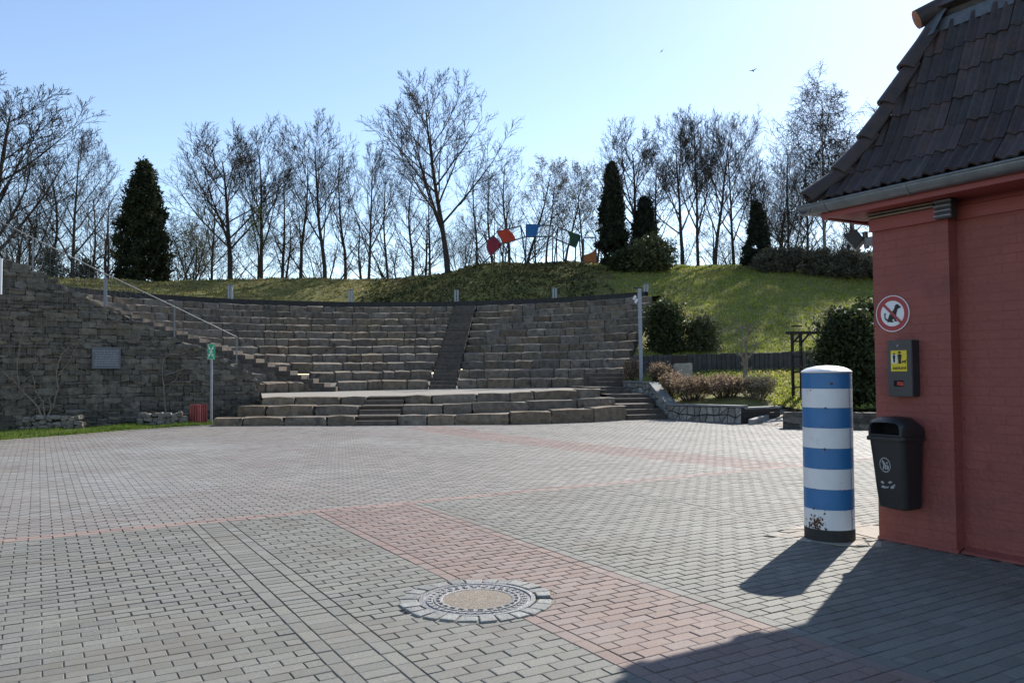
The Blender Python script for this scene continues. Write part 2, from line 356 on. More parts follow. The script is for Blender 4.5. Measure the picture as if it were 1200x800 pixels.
for c in ('grey','fargrey','red','pink','redline'):
    ii = np.where((C == c) & ~single)[0]; n = len(ii)
    l = A[ii,2]/2-.0022; w_ = A[ii,3]/2-.0022; bev = .0042
    loc = np.zeros((n,8,3)); sg = np.array([(-1,-1),(1,-1),(1,1),(-1,1)])
    for k in range(4):
        loc[:,k,0] = sg[k,0]*(l-bev); loc[:,k,1] = sg[k,1]*(w_-bev); loc[:,k,2] = 0
        loc[:,4+k,0] = sg[k,0]*l; loc[:,4+k,1] = sg[k,1]*w_; loc[:,4+k,2] = -.016
    tx = NR.normal(0,.006,n); ty = NR.normal(0,.006,n)
    loc[:,:,2] += loc[:,:,0]*tx[:,None] + loc[:,:,1]*ty[:,None]
    an = ANG + NR.normal(0,.005,n); ca, sa = np.cos(an)[:,None], np.sin(an)[:,None]
    Wd = np.stack([X[ii][:,None]+loc[:,:,0]*ca-loc[:,:,1]*sa, Y[ii][:,None]+loc[:,:,0]*sa+loc[:,:,1]*ca, zj[ii][:,None]+loc[:,:,2]], -1).reshape(-1,3)
    fl = np.array([(0,1,2,3)]+[(4+i,4+(i+1)%4,(i+1)%4,i) for i in range(4)])
    F = (fl[None]+(np.arange(n)*8)[:,None,None]).reshape(-1,4)
    o = obj({'grey':'grey_brick_field','fargrey':'far_grey_brick_field','red':'red_brick_field','pink':'weathered_brick_field','redline':'red_brick_line'}[c], fast_mesh('brick_field', Wd, F), M[c], plaza); tag(o, kind='stuff')

# ------------------------------------------------------------------ manhole with its ring of setts
mh = empty('manhole_cover', (MH.x, MH.y, 0)); tag(mh, 'round cast iron manhole cover with concrete centre and ring of setts', 'manhole')
MB().lathe([(.30,-.02),(.30,.004),(.345,.008),(.35,.001),(.362,.001),(.366,.009),(.395,.009),(.40,-.02)], 64, cap=False).build('frame_ring', M['iron'], mh, smooth=True)
MB().lathe([(.235,-.02),(.235,.006),(.25,.009),(.295,.008),(.297,-.02)], 64, cap=False).build('lid_ring', M['iron'], mh, smooth=True)
lid = MB().lathe([(.236,-.02),(.234,.004),(.1,.007),(.001,.008)], 48, cap=False).build('lid_centre', M['conc'], mh, smooth=True)
for k in range(26):
    a = 2*math.pi*k/26
    MB().box((0,0,0), (.036,.02,.002)).build('slot', M['hole'], mh, loc=(.268*math.cos(a), .268*math.sin(a), .0098)).rotation_euler[2] = a+math.pi/2
for k in range(36):
    a = 2*math.pi*k/36
    MB().box((0,0,0), (.028,.016,.004)).build('rib', M['iron'], mh, loc=(.325*math.cos(a), .325*math.sin(a), .0085)).rotation_euler[2] = a
a = .1
while a < 2*math.pi-.05:
    wd = rnd.uniform(.085,.135); dp = rnd.uniform(.095,.125); da = wd/.46
    b_ = MB(); zt = rnd.uniform(.007,.017)
    q = [(-dp/2+rnd.uniform(-.008,.008), -wd/2*.88), (dp/2+rnd.uniform(-.012,.012), -wd/2*1.04), (dp/2+rnd.uniform(-.012,.012), wd/2*1.04), (-dp/2, wd/2*.88)]
    b_.prism(q, lambda x,y,t: (x,y,t), -.03, zt)
    o = b_.build('sett', M['sett'], mh, bevel=.008, loc=(.462*math.cos(a+da/2), .462*math.sin(a+da/2), 0)); o.rotation_euler[2] = a+da/2
    a += da+.018
# tufts of grass in the joints
tv = []; 
for k in range(140):
    a = rnd.uniform(0, 2*math.pi); r_ = rnd.choice((.405,.53))+rnd.uniform(-.01,.015)
    if math.sin(a*3+1) < .1: continue
    p = Vector((MH.x+r_*math.cos(a), MH.y+r_*math.sin(a), -.005)); d = Vector((rnd.uniform(-1,1), rnd.uniform(-1,1), 1.6))*.014
    s_ = Vector((rnd.uniform(-1,1), rnd.uniform(-1,1), 0)).normalized()*.003
    tv += [p-s_, p+s_, p+d]
tag(obj('joint_moss', fast_mesh('joint_moss', tv, np.arange(len(tv)).reshape(-1,3)), M['lawn']), 'green moss tufts in the joints round the manhole', 'moss', kind='stuff')

# ================================================================== stone pieces
def rough_block(name, seed, j=.05, sub=1):
    """Unit block (-.5...5) with worn corners."""
    r_ = random.Random(seed); bm = bmesh.new(); bmesh.ops.create_cube(bm, size=1)
    bmesh.ops.subdivide_edges(bm, edges=bm.edges[:], cuts=sub, use_grid_fill=True)
    for v in bm.verts:
        n = sum(abs(abs(c)-.5) < 1e-4 for c in v.co)
        k = {3:.90, 2:.965, 1:1.0}.get(n, 1)
        v.co = Vector((v.co.x*k, v.co.y*k, v.co.z*k)) + Vector((r_.uniform(-j,j)*.45, r_.uniform(-j,j), r_.uniform(-j,j)))
    bmesh.ops.recalc_face_normals(bm, faces=bm.faces)
    me = bpy.data.meshes.new(name); bm.to_mesh(me); bm.free(); return me
BLK = [rough_block('stone_block', i, .055) for i in range(10)]
for me in BLK: me.materials.append(M['stone'])
GBL = [rough_block('wall_stone', 50+i, .085) for i in range(10)]
for me in GBL: me.materials.append(M['gab'])
RBL = [rough_block('rubble_stone', 80+i, .11) for i in range(8)]
for me in RBL: me.materials.append(M['rub'])
def put(lib, name, parent, c, dims, rz, tilt=0.01, back=0.):
    o = bpy.data.objects.new(name, rnd.choice(lib)); o.location = c; o.scale = dims
    fl = rnd.random() < .5
    o.rotation_euler = (rnd.gauss(0,tilt)+(-back if fl else back), rnd.gauss(0,tilt), rz + (math.pi if fl else 0)); return link(o, parent)

# ------------------------------------------------------------------ seating rows
NROW = 11
def row(k):                                # k = 1..11: centre, radius
    return Vector((-2.2-.21*(k-1), 24.0+.43*(k-1), 0)), 10+.52*(k-1)
def hrow(k, x): return .85 + .39*k + .008*(x+4)
ST_A, ST_B = Vector((-2.97,33.6,0)), Vector((-2.50,44.2,0))          # middle stairs axis
LS_A, LS_B = Vector((-6.6,32.75,0)), Vector((-19.0,32.6,0))          # left stairs axis
RE_A, RE_B = Vector((4.2,31.0,0)), Vector((7.05,39.8,0))             # right end of the rows
def side(p, a, b): d = b-a; return (d.x*(p.y-a.y)-d.y*(p.x-a.x))/d.length   # + = left of a->b
WE = Vector((-8.6,26.9,0)); WDIR = (G(0,505.5)-WE).normalized(); WDIR.z = 0; WDIR.normalize()   # retaining wall line
WN = Vector((-WDIR.y, WDIR.x, 0))
def where(p):
    if side(p, RE_A, RE_B) < 0: return None
    if abs(side(p, ST_A, ST_B)) < .58: return None
    if p.x < -7.2 and abs(side(p, LS_A, LS_B)) < .60: return None
    if p.x < -5 and (p-WE).dot(WN) > -.55: return None
    if side(p, ST_A, ST_B) < 0: return 'right'
    return 'main' if p.x > -7.2 or side(p, LS_A, LS_B) < 0 else 'left'
banks = {}
for key, lb in (('left', 'short stone seating rows between the side stairs and the dark wall'), ('main', 'curved stone block seating rows left of the middle stairs'), ('right', 'curved stone block seating rows right of the middle stairs')):
    e = empty('stone_seating', (0,0,0)); tag(e, lb, 'seating', 'banks of amphitheatre seating'); banks[key] = e
for k in range(1, NROW+1):
    c, Rk = row(k); c2, R2 = row(k+1)
    n = 900; pts = []
    for i in range(n+1):
        a = R(188) - (R(188)-R(20))*i/n; p = c + Vector((math.cos(a), math.sin(a), 0))*(Rk+.2); pts.append((a, where(p)))
    i = 0
    while i <= n:
        wk = pts[i][1]
        if wk is None: i += 1; continue
        j = i
        while j < n and pts[j+1][1] == wk: j += 1
        a0, a1 = pts[i][0], pts[j][0]; i = j+1
        if (a0-a1)*Rk < .3: continue
        par = banks[wk]
        tv = []; tf = []; m_ = max(2, int((a0-a1)*Rk/.5))
        for q in range(m_+1):
            a = (a0-.09/Rk)+(a1-a0+.18/Rk)*q/m_; d = Vector((math.cos(a), math.sin(a), 0)); p = c+d*(Rk+.12)
            # outer point on the next row's front, a little behind it
            rr = (Rk+1.3 if k < NROW else Rk+.9); p2 = c+d*rr; zz = hrow(k, p.x)-.035
            tv += [(p.x,p.y,zz-.42), (p.x,p.y,zz), (p2.x,p2.y,zz)]
        for q in range(m_):
            b_ = q*3; tf += [(b_,b_+3,b_+4,b_+1), (b_+1,b_+4,b_+5,b_+2)]
        obj('tread', fast_mesh('tread', tv, tf), M['tread'], par)
        a = a0
        while a > a1+.02:
            L = rnd.choice((rnd.uniform(.42,.75), rnd.uniform(.6,1.0), rnd.uniform(.8,1.35))); da = L/Rk
            if a-da < a1+.28/Rk: da = a-a1
            L = da*Rk; am = a-da/2; dp = rnd.uniform(.42,.52); hh = .455+rnd.uniform(-.015,.025)
            ctr = c + Vector((math.cos(am), math.sin(am), 0))*(Rk+dp/2+rnd.uniform(-.03,.03))
            put(BLK, 'stone_block', par, (ctr.x, ctr.y, hrow(k, ctr.x)-hh/2+rnd.uniform(-.012,.016)), ((L-.02)*1.03, dp, hh), am-math.pi/2, .008, rnd.uniform(.09,.16))
            a -= da
# ------------------------------------------------------------------ stairs
def stairs(name, label, a, b, z0, z1, wd, n, mat='step', solid=False):
    e = empty(name, (a.x, a.y, z0)); tag(e, label, 'stairs', 'flights of steps in the amphitheatre')
    d = (b-a); L = d.length; d.normalize(); run = L/n; rise = (z1-z0)/n
    me = MB().box((0,0,0), (wd, run+.16, rise+.03)).mesh('step', bevel=.012)
    for i in range(n):
        p = d*(run*(i+.5)+.06)
        if solid and i: ex = min(rise*(i+1)+.2, 2.2); MB().box((0,0,0), (wd-.04, run+.02, ex)).build('stair_base', M['stone'], e, loc=(p.x, p.y, rise*i-.01-ex/2)).rotation_euler[2] = math.atan2(d.y,d.x)-math.pi/2
        o = obj('step', me, M[mat], e, (p.x+rnd.uniform(-.01,.01), p.y, rise*(i+1)-rise/2-.015+rnd.uniform(-.004,.004))); o.rotation_euler = (rnd.gauss(0,.004), rnd.gauss(0,.004), math.atan2(d.y,d.x)-math.pi/2+rnd.gauss(0,.004))
    return e
stairs('stone_stairs', 'long straight middle stairs of dark steps between the two seating halves', Vector((-2.97,33.75,0)), Vector((-2.52,43.7,0)), .86, 5.15, 1.10, 27)
stairs('stone_stairs', 'side stairs climbing left along the handrail wall', Vector((-7.1,32.75,0)), Vector((-18.9,32.6,0)), .83, 5.1, 1.16, 26, solid=True)
# ------------------------------------------------------------------ rim edging
rim = empty('edging_wall', (-4.3,28.3,0)); tag(rim, 'low dark edging wall along the top of the seating', 'wall')
rc, rR = row(NROW); RIMR = rR+.95
tv = []; tf = []
na = 90
for i in range(na+1):
    a = R(187)-(R(187)-R(47))*i/na; d = Vector((math.cos(a), math.sin(a), 0))
    for r_, z in ((RIMR,4.6),(RIMR,5.47),(RIMR+.2,5.48),(RIMR+.2,4.6)):
        p = rc+d*r_; tv.append((p.x+4.3, p.y-28.3, z+.008*(p.x+4)))
    if i: b_ = (i-1)*4; tf += [(b_+q,b_+q+1,b_+q+5,b_+q+4) for q in range(3)]
obj('kerb', fast_mesh('kerb', tv, tf), M['kerb'], rim)
# ------------------------------------------------------------------ stage: three tiers of blocks and floors
stage = empty('stage_platform', (-2,24,0)); tag(stage, 'low stage of three curved stone tiers with pale gravel floor', 'stage')
def lerp_tab(t, x):
    for (x0,y0),(x1,y1) in zip(t, t[1:]):
        if x <= x1: return y0+(y1-y0)*max(0,(x-x0)/(x1-x0))
    return t[-1][1]
TOPS = [[(250,490),(300,489),(360,487.5),(420,487),(470,486.5),(530,486),(600,483.5),(650,481),(700,477.5),(735,474.5)],
        [(278,475.2),(360,474.8),(420,475.2),(470,474.6),(530,473),(600,471),(650,469),(700,466.5),(722,465)],
        [(306,465.2),(360,464.8),(430,464.5),(470,463.4),(530,462),(600,460),(650,457.5),(690,455.8),(704,455)]]
def tier_pt(t, px):
    Yf = lerp_tab([(600+FPX*p.x/p.y, p.y) for p in FRONT], px)
    off = (0, 1.0, 2.05)[t]
    return P(px, lerp_tab(TOPS[t], px), Yf+off*(1 if px < 600 else 1+.2*(px-600)/130))
gaps = [(419.5,472), (414.5,470.5), (430,472)]
GAPW = [(tier_pt(0,416), tier_pt(0,466)), (tier_pt(1,420), tier_pt(1,471)), (tier_pt(2,429), tier_pt(2,473))]
gapx = [(416,466),(421,471),(429,474)]
curves = []
for t in range(3):
    x0, x1 = TOPS[t][0][0], TOPS[t][-1][0]
    cv = [tier_pt(t, x0+(x1-x0)*i/80) for i in range(81)]; curves.append(cv)
    pxs = [x0+(x1-x0)*i/80 for i in range(81)]
    for lo, hi in ((x0, gapx[t][0]), (gapx[t][1], x1)):
        x = lo
        while x < hi-3:
            p = tier_pt(t, x); L = rnd.uniform(.8,1.75)
            nx = x
            while nx < hi and (tier_pt(t, nx)-p).length < L: nx += 1
            if hi-nx < 8: nx = hi
            q = tier_pt(t, nx); mid = (p+q)/2; d = q-p; L = Vector((d.x,d.y,0)).length; an = math.atan2(d.y, d.x)
            base_z = 0 if t == 0 else tier_pt(t-1, mid.x/mid.y*FPX+600).z
            hh = mid.z-base_z+.1; dp = .5
            n2 = Vector((-d.y, d.x, 0)).normalized()*dp/2
            put(BLK, 'stone_block', stage, (mid.x+n2.x+2, mid.y+n2.y-24, mid.z-hh/2), (L*1.03-.02, dp, hh), an, .008); x = nx
def floor_between(name, ca, cb, mat, za=-.03):
    tv = []; tf = []
    for i, (p, q) in enumerate(zip(ca, cb)):
        tv += [(p.x+2, p.y-24, p.z+za), (q.x+2, q.y-24, p.z+za)]
        if i: b_ = (i-1)*2; tf.append((b_,b_+2,b_+3,b_+1))
    obj(name, fast_mesh(name, tv, tf), M[mat], stage)
def shifted(c, dy): return [p+Vector((0,dy,0)) for p in c]
floor_between('lower_tread', shifted(curves[0],.12), shifted([tier_pt(1, max(278,min(722,250+485*i/80))) for i in range(81)], .4), 'stage')
floor_between('upper_tread', shifted(curves[1],.12), shifted([tier_pt(2, max(306,min(704,278+444*i/80))) for i in range(81)], .4), 'stage')
back = []
c, Rk = row(1)
for i in range(81):
    x = 306+(704-306)*i/80; X_ = curves[2][i].x/curves[2][i].y
    # far edge on the first row's front
    yy = 33.5
    for _ in range(12):
        xx = X_*yy; dd = Rk*Rk-(xx-c.x)**2; yy = c.y+math.sqrt(max(dd, 9))+.3
    back.append(Vector((X_*yy, yy, .85+.008*(X_*yy+4))))
fl = [Vector((p.x, p.y, p.z)) for p in shifted(curves[2], .12)]
tv = []; tf = []
for i, (p, q) in enumerate(zip(fl, back)):
    for s_ in range(5):
        w_ = s_/4; r_ = p*(1-w_)+q*w_; tv.append((r_.x+2, r_.y-24, (p.z-.03)*(1-w_)+(q.z-.01)*w_))
    if i:
        for s_ in range(4): b_ = (i-1)*5+s_; tf.append((b_,b_+5,b_+6,b_+1))
obj('stage_floor', fast_mesh('stage_floor', tv, tf), M['stage'], stage)
# front steps inside the gap of the tiers
for t in range(3):
    lo, hi = gapx[t]; a, b = tier_pt(t, lo), tier_pt(t, hi); bz = 0 if t == 0 else tier_pt(t-1,(lo+hi)/2).z
    for q in range(2):
        z = bz+(a.z-bz)*(q+1)/2; d = (b-a); an = math.atan2(d.y,d.x); mid = (a+b)/2
        o = MB().box((0,0,0), (d.length-.04, .55, (a.z-bz)/2+.04)).build('step', M['step'], stage, bevel=.012, loc=(mid.x+2, mid.y-24+.12+q*.38, z-(a.z-bz)/4-.02)); o.rotation_euler[2] = an
# ================================================================== left retaining wall
WROT = math.atan2(WDIR.y, WDIR.x)
wall = empty('stone_wall', (WE.x, WE.y, 0), WROT); tag(wall, 'dark dry stone retaining wall with sloping top behind wire mesh', 'wall')
def WP(px, py, off=0.0):                   # photo position -> (s along wall, z)
    d = ray(px, py); o = Vector((0,0,EYE)); t = (WE+WN*off-o).dot(WN)/d.dot(WN); p = o+d*t
    return (p-WE).dot(WDIR), p.z
tops = [WP(*q) for q in ((309,441),(279,429),(247,412),(207,396),(172,380),(138,366),(83,338),(40,317),(0,302),(-60,276))]
tops = [(0, tops[0][1]-.12)] + tops
WLEN = 12.6
def wtop(s):
    for (x0,y0),(x1,y1) in zip(tops, tops[1:]):
        if s <= x1: return y0+(y1-y0)*max(0,(s-x0)/(x1-x0))
    return min(tops[-1][1], 5.2)
cor = MB(); poly = [(0.03,-.1)] + [(s, wtop(s)-.16) for s in np.linspace(.03, WLEN, 30)] + [(WLEN,-.1)]
cor.prism(poly, lambda a,b,t: (a,t,b), -.55, -.10); cor.build('wall_core', M['gabcore'], wall)
cells = []
z = -.05
while z < 5.3:
    h = rnd.choice((rnd.uniform(.06,.10), rnd.uniform(.09,.15), rnd.uniform(.12,.20)))
    s = rnd.uniform(-.05,.05)
    while s < WLEN:
        L = rnd.uniform(.14,.55)*(1 if h > .09 else .9)
        hh = h
        if rnd.random() < .12 and h < .12: hh = h*1.6
        if z+hh*.6 < wtop(s+L/2): cells.append((s, z, L, hh))
        s += L+.008
    z += h+.004
def seen(c): return 600+FPX*((WE+WDIR*c[0]).x)/((WE+WDIR*c[0]).y) > -20
cells.sort(key=lambda c: -c[2]*c[3]*(1 if seen(c) else .01))
rest = MB(); unit = [(m_, [v.co.copy() for v in m_.vertices], [tuple(p.vertices) for p in m_.polygons]) for m_ in GBL]
for i, (s, z, L, h) in enumerate(cells):
    dp = rnd.uniform(.22,.3); off = rnd.uniform(-.035,.04)
    ce = Vector((s+L/2, -.14+off, z+h/2))
    if i < 300: put(GBL, 'wall_stone', wall, ce, (L*1.04, dp, h*1.06), 0, .025)
    else:
        _, vs, fs = rnd.choice(unit); rest.add([Vector((v.x*L*1.04, v.y*dp, v.z*h*1.06))+ce for v in vs], fs)
tag(obj('small_wall_stones', rest.mesh('small_wall_stones'), M['gab'], wall), kind='stuff')
wm = MB()
for i in range(int(WLEN/.13)):
    s = .1+i*.13; wm.bar((s,.055,0), (s,.055,wtop(s)-.05), .0045, .0045)
for j in range(24):
    z = .15+j*.2; s0 = next((s for s in np.linspace(0,WLEN,200) if wtop(s) > z+.05), WLEN)
    if s0 < WLEN: wm.bar((s0,.06,z), (WLEN,.06,z), .003, .003)
wm.build('wire_mesh', M['wire'], wall)
# cap stones along the sloping top and at the wall's end
s = .1
while s < WLEN-.4:
    L = rnd.uniform(.25,.5); sl_ = math.atan2(wtop(s+L)-wtop(s), L)
    put(GBL, 'wall_stone', wall, (s+L/2, -.28+rnd.uniform(-.05,.05), (wtop(s)+wtop(s+L))/2-.07), (L*1.05,.5,.13), 0, .03).rotation_euler[1] = -sl_*.6
    s += L*rnd.uniform(.9,1.1)
for j in range(9):
    put(GBL, 'wall_stone', wall, (-.02+rnd.uniform(-.03,.03), -.3, .08+j*.155), (.3,.55,.17), 0, .03)
def wp3(px, py, off=.0): s_, z_ = WP(px, py, off); return Vector((s_, off, z_))
# plaque
s0, z1 = WP(107,407); s1, z0 = WP(140,432)
pl = empty('wall_plaque', WE+WDIR*((s0+s1)/2)+WN*.08+Vector((0,0,(z0+z1)/2)), WROT); tag(pl, 'grey metal plaque fixed to the dark stone wall', 'plaque')
MB().box((0,0,0), (abs(s1-s0),.04,z1-z0)).build('plate', M['plaque'], pl, bevel=.008)
for r_ in range(7):
    b_ = MB(); x = -abs(s1-s0)*.4
    while x < abs(s1-s0)*.38:
        L = rnd.uniform(.03,.09); b_.box((x+L/2, .0225, (z1-z0)*(.34-.11*r_)), (L,.004,.018)); x += L+.02
    b_.build('inscription', M['greypost'], pl)
# vines on the wall
def vine(name, label, lines, leaves=0):
    e = empty(name, WE+WDIR*WP(*lines[0][0][0])[0]); tag(e, label, 'vine')
    b_ = MB(); loc0 = e.location; lp = []
    for pts, r0_ in lines:
        w3 = []
        for (x, y) in pts:
            s_, z_ = WP(x, y, .07); p = WE+WDIR*s_+WN*(.085+rnd.uniform(-.015,.02)); w3.append(Vector((p.x,p.y,z_))-loc0)
        f_ = []
        for a, b in zip(w3, w3[1:]): f_ += [a, a.lerp(b,.5)+Vector((rnd.uniform(-.03,.03),rnd.uniform(-.02,.02),rnd.uniform(-.03,.03)))]
        f_.append(w3[-1]); b_.tube(f_, [r0_*(1-.65*i/len(f_)) for i in range(len(f_))], 5); lp += f_[2:]
        for i in range(2, len(f_)):
            for q in range(3):
                d = WDIR*rnd.uniform(-.35,.35)+WN*rnd.uniform(0,.08)+Vector((0,0,rnd.uniform(-.15,.3))); b_.tube([f_[i], f_[i]+d*.5+Vector((0,0,.04)), f_[i]+d], [r0_*.3,r0_*.22,r0_*.1], 4, False)
    b_.build('stem', M['vine'], e, smooth=True)
    if leaves:
        q = np.array(lp)[NR.integers(0, len(lp), leaves)] + NR.normal(0,.09,(leaves,3)); leaf_mesh_obj('leaf_cluster', q, .035, M['vineleaf'], e)
def leaf_quads(C_, size, elong=1.6, upb=0.0):
    n = len(C_); a = NR.normal(size=(n,3)); a[:,2] += upb; a /= np.linalg.norm(a,axis=1)[:,None]
    b = NR.normal(size=(n,3)); b -= (a*b).sum(1)[:,None]*a; b /= np.linalg.norm(b,axis=1)[:,None]
    s = (size*NR.uniform(.6,1.3,n))[:,None]; a = a*s*elong*.5; b = b*s*.5
    V_ = np.stack([C_-a, C_+b-a*.1, C_+a, C_-b-a*.1], 1).reshape(-1,3); F_ = np.arange(n*4).reshape(-1,4); return V_, F_
def leaf_mesh_obj(name, C_, size, mat, parent, elong=1.6, upb=0.):
    v, f = leaf_quads(np.asarray(C_), size, elong, upb); return obj(name, fast_mesh(name, v, f), mat, parent)
vine('climbing_vine', 'bare twisted vine spreading from the left stone planter up the wall',
     [([(52,492),(45,478),(30,462),(20,450),(8,440)], .035), ([(52,492),(60,478),(58,466)], .03), ([(53,492),(50,470),(40,455),(38,440),(45,425)],.022), ([(22,450),(20,425),(24,400),(30,385)],.016),
      ([(62,478),(68,455),(66,435),(72,415),(82,405)],.02), ([(68,440),(80,425),(86,410),(98,400)],.014), ([(30,462),(15,470),(6,455)],.015)])
vine('climbing_vine', 'leafy vine with yellow green shoots above the wooden tripod',
     [([(195,486),(192,462),(190,440),(192,420),(200,415)], .022), ([(191,440),(205,436),(222,428)], .014), ([(192,452),(205,445),(212,436)],.012), ([(200,415),(215,414),(228,411)],.012)], 26)
vine('climbing_vine', 'thin pale vine shoot hanging above the plaque', [([(112,383),(122,384),(134,383),(140,372)], .016)])
# rubble planter rims at the wall foot
def rubble(px0, px1, ytop, ybot, label):
    a, b = G(px0, ybot), G(px1, ybot-1.0); e = empty('stone_planter', a); tag(e, label, 'planter', 'low stone planters at the wall foot')
    d = b-a; L = d.length; d.normalize(); hh = (ybot-ytop)/FPX*a.y; an = math.atan2(d.y, d.x)
    MB().bar(Vector((0,.22,hh*.35)), d*L+Vector((0,.22,hh*.35)), .3, hh*.7).build('soil', M['ground'], e)
    for lay in range(3):
        x = 0
        while x < L:
            l_ = rnd.uniform(.12,.26); put(RBL, 'rubble_stone', e, d*(x+l_/2)+Vector((d.y,-d.x,0))*(.14+rnd.uniform(-.05,.06))+Vector((0,0,hh*(lay+.5)/3+rnd.uniform(-.02,.03))), (l_*.98,.26,hh/3*rnd.uniform(.8,1.15)), an, .14); x += l_
rubble(6, 97, 488, 504, 'low pale stone planter under the bare vine at far left')
rubble(163, 214, 484, 499, 'low stone planter under the wooden tripod by the red bin')
# wooden tripod
tp = G(193,496)+Vector((.1,-.12,0)); e = empty('plant_tripod', tp); tag(e, 'pale wooden stakes tied as a plant support against the wall', 'plant support')
for dx, tx in ((-.16,-.10),(.0,-.02),(.16,.08)): MB().tube([(dx,.0,.2),(tx,.05,1.12)], .022, 6).build('stake', M['stake'], e)
MB().tube([(-.16,.03,1.1),(.2,.05,1.02)], .018, 6).build('crossbar', M['stake'], e)
# lawn strip
bf = [WE+WDIR*s+WN*.0 for s in (0,2,4,6,8,10,12.5)][::-1]
lv = []; lf = []
n_ = 40
for i in range(n_+1):
    t = i/n_; x = EDGE[0].x+(EDGE[-1].x-EDGE[0].x)*t; y = lawn_y(min(x, EDGE[-1].x-1e-3))
    q = WE+WDIR*(12.5*(1-t)); lv += [(x,y,.012), (q.x,q.y,.05)]
    if i: b_ = (i-1)*2; lf.append((b_,b_+2,b_+3,b_+1))
lawn = obj('lawn_strip', fast_mesh('lawn_strip', lv, lf), M['grass']); tag(lawn, kind='structure')
n = 26000; t = NR.uniform(0,1,n); wv = NR.uniform(0,1,n)**1.3
ex = np.array([EDGE[0].x+(EDGE[-1].x-EDGE[0].x)*q for q in t]); ey = np.array([lawn_y(min(q, EDGE[-1].x-1e-3)) for q in ex])
qx = WE.x+WDIR.x*12.5*(1-t); qy = WE.y+WDIR.y*12.5*(1-t)
gx = ex+(qx-ex)*wv; gy = ey+(qy-ey)*wv
h = NR.uniform(.04,.12,n)*(.7+.6*np.sin(gx*2.1)**2); an = NR.uniform(0,6.28,n); wd = .012
V_ = np.stack([np.stack([gx-np.cos(an)*wd, gy-np.sin(an)*wd, np.full(n,.0)],-1), np.stack([gx+np.cos(an)*wd, gy+np.sin(an)*wd, np.full(n,.0)],-1), np.stack([gx+NR.normal(0,.03,n), gy+NR.normal(0,.03,n), h],-1)],1).reshape(-1,3)
tag(obj('lawn_grass', fast_mesh('lawn_grass', V_, np.arange(n*3).reshape(-1,3)), M['lawn']), 'bright green grass strip along the foot of the stone wall', 'grass', kind='stuff')
for i, (p, q) in enumerate(zip(EDGE, EDGE[1:])):
    pass
ke = empty('lawn_edging', EDGE[1]); tag(ke, 'thin stone edging between lawn strip and paving', 'kerb')
for p, q in zip(EDGE, EDGE[1:]):
    d = q-p; n_ = max(1, int(d.length/.5))
    for i in range(n_):
        a_ = p+d*(i/n_)-EDGE[1]; b_ = p+d*((i+.97)/n_)-EDGE[1]; MB().bar(a_, b_, .06, .05).build('edging_stone', M['flag'], ke, bevel=.006)
# ------------------------------------------------------------------ handrail on the wall
hr = empty('handrail', (WE.x,WE.y,0), WROT); tag(hr, 'galvanised handrail with wire infill on top of the sloping wall', 'handrail')
posts = [(277.5,395,430),(204.7,359.5,396),(123.6,321,358),(39,279,317)]
rail = []
for x, y0, y1 in posts:
    a, b = wp3(x, y0, -.15), wp3(x, y1+3, -.15); b.x = a.x; rail.append(a)
    MB().bar(b, a, .04, .04).build('post', M['steel'], hr)
MB().bar(wp3(123.6,321,-.22)-Vector((0,0,.1)), wp3(123.6,360,-.22), .08, .09).build('post', M['greypost'], hr)
end = rail[-1]+(rail[-1]-rail[-2])*.8; top_ = rail+[end]
MB().tube(top_, .017, 8).build('rail', M['steel'], hr, smooth=True)
inf = MB()
for a, b in zip(top_, top_[1:]):
    n_ = int((b-a).length/.15)
    for i in range(1, n_): p = a.lerp(b, i/n_); inf.bar(p, Vector((p.x,p.y,wtop(p.x)-.02)), .005, .005)
    for k in range(1, 6): dz = Vector((0,0,.17*k)); inf.bar(a-dz, b-dz, .006, .006)
inf.build('wire_infill', M['wire'], hr)
# ------------------------------------------------------------------ assembly sign, red bin, edge sign
p = G(247.5,497); e = empty('assembly_sign', p); tag(e, 'green assembly point sign on a thin grey pole beside the red bin', 'sign')
hs = p.y/FPX; topz = P(246,403,p.y).z; botz = P(246,421,p.y).z; MB().tube([(0,0,0),(-.01,0,topz-.02)], .038, 10).build('pole', M['greypost'], e, smooth=True)
sw = .235; pn = MB().box((0,-.055,(topz+botz)/2), (sw,.02,topz-botz)).build('panel', M['green'], e, bevel=.004)
ic = MB(); cz = (topz+botz)/2; hh = topz-botz
for sx in (-1,1):
    for sz in (-1,1):
        c0 = Vector((sx*sw*.40,-.068,cz+sz*hh*.42)); c1 = Vector((sx*sw*.17,-.068,cz+sz*hh*.2)); ic.bar(c0, c1, .018, .004, (0,1,0))
        ic.add([c1+Vector((sx*.05,0,-sz*.005)), c1+Vector((-sx*.005,0,sz*.05)), c1+Vector((-sx*.03,0,-sz*.035))], [(0,1,2)])
for dx, s_ in ((0,1),(-.032,.75),(.032,.75)):
    ic.box((dx,-.0675,cz-.02*s_), (.026*s_,.004,.09*s_)); ic.box((dx,-.0675,cz+.045*s_), (.022*s_,.004,.024*s_))
ic.box((0,-.0675,cz-hh*.485), (sw*.98,.004,.008)); ic.box((0,-.0675,cz+hh*.485), (sw*.98,.004,.008))
ic.build('pictogram', M['signw'], e)
p = G(232.5,497.5); e = empty('litter_bin', p, R(-18)); tag(e, 'small red slatted litter bin on the lawn edge', 'bin')
bw, bh = .36, P(232,473.5,p.y).z
MB().box((0,0,bh/2+.02), (bw-.05,bw-.05,bh-.06)).build('body', M['redbin'], e)
for k in range(4):
    for sx, sy in ((0,-1),(1,0)):
        c_ = -bw/2+.045+k*.09
        q = (c_, sy*(bw/2-.005), bh/2) if sx == 0 else (bw/2-.005, c_, bh/2)
        MB().box(q, (.062 if sx == 0 else .028, .028 if sx == 0 else .062, bh)).build('slat', M['redbin'], e, bevel=.006)
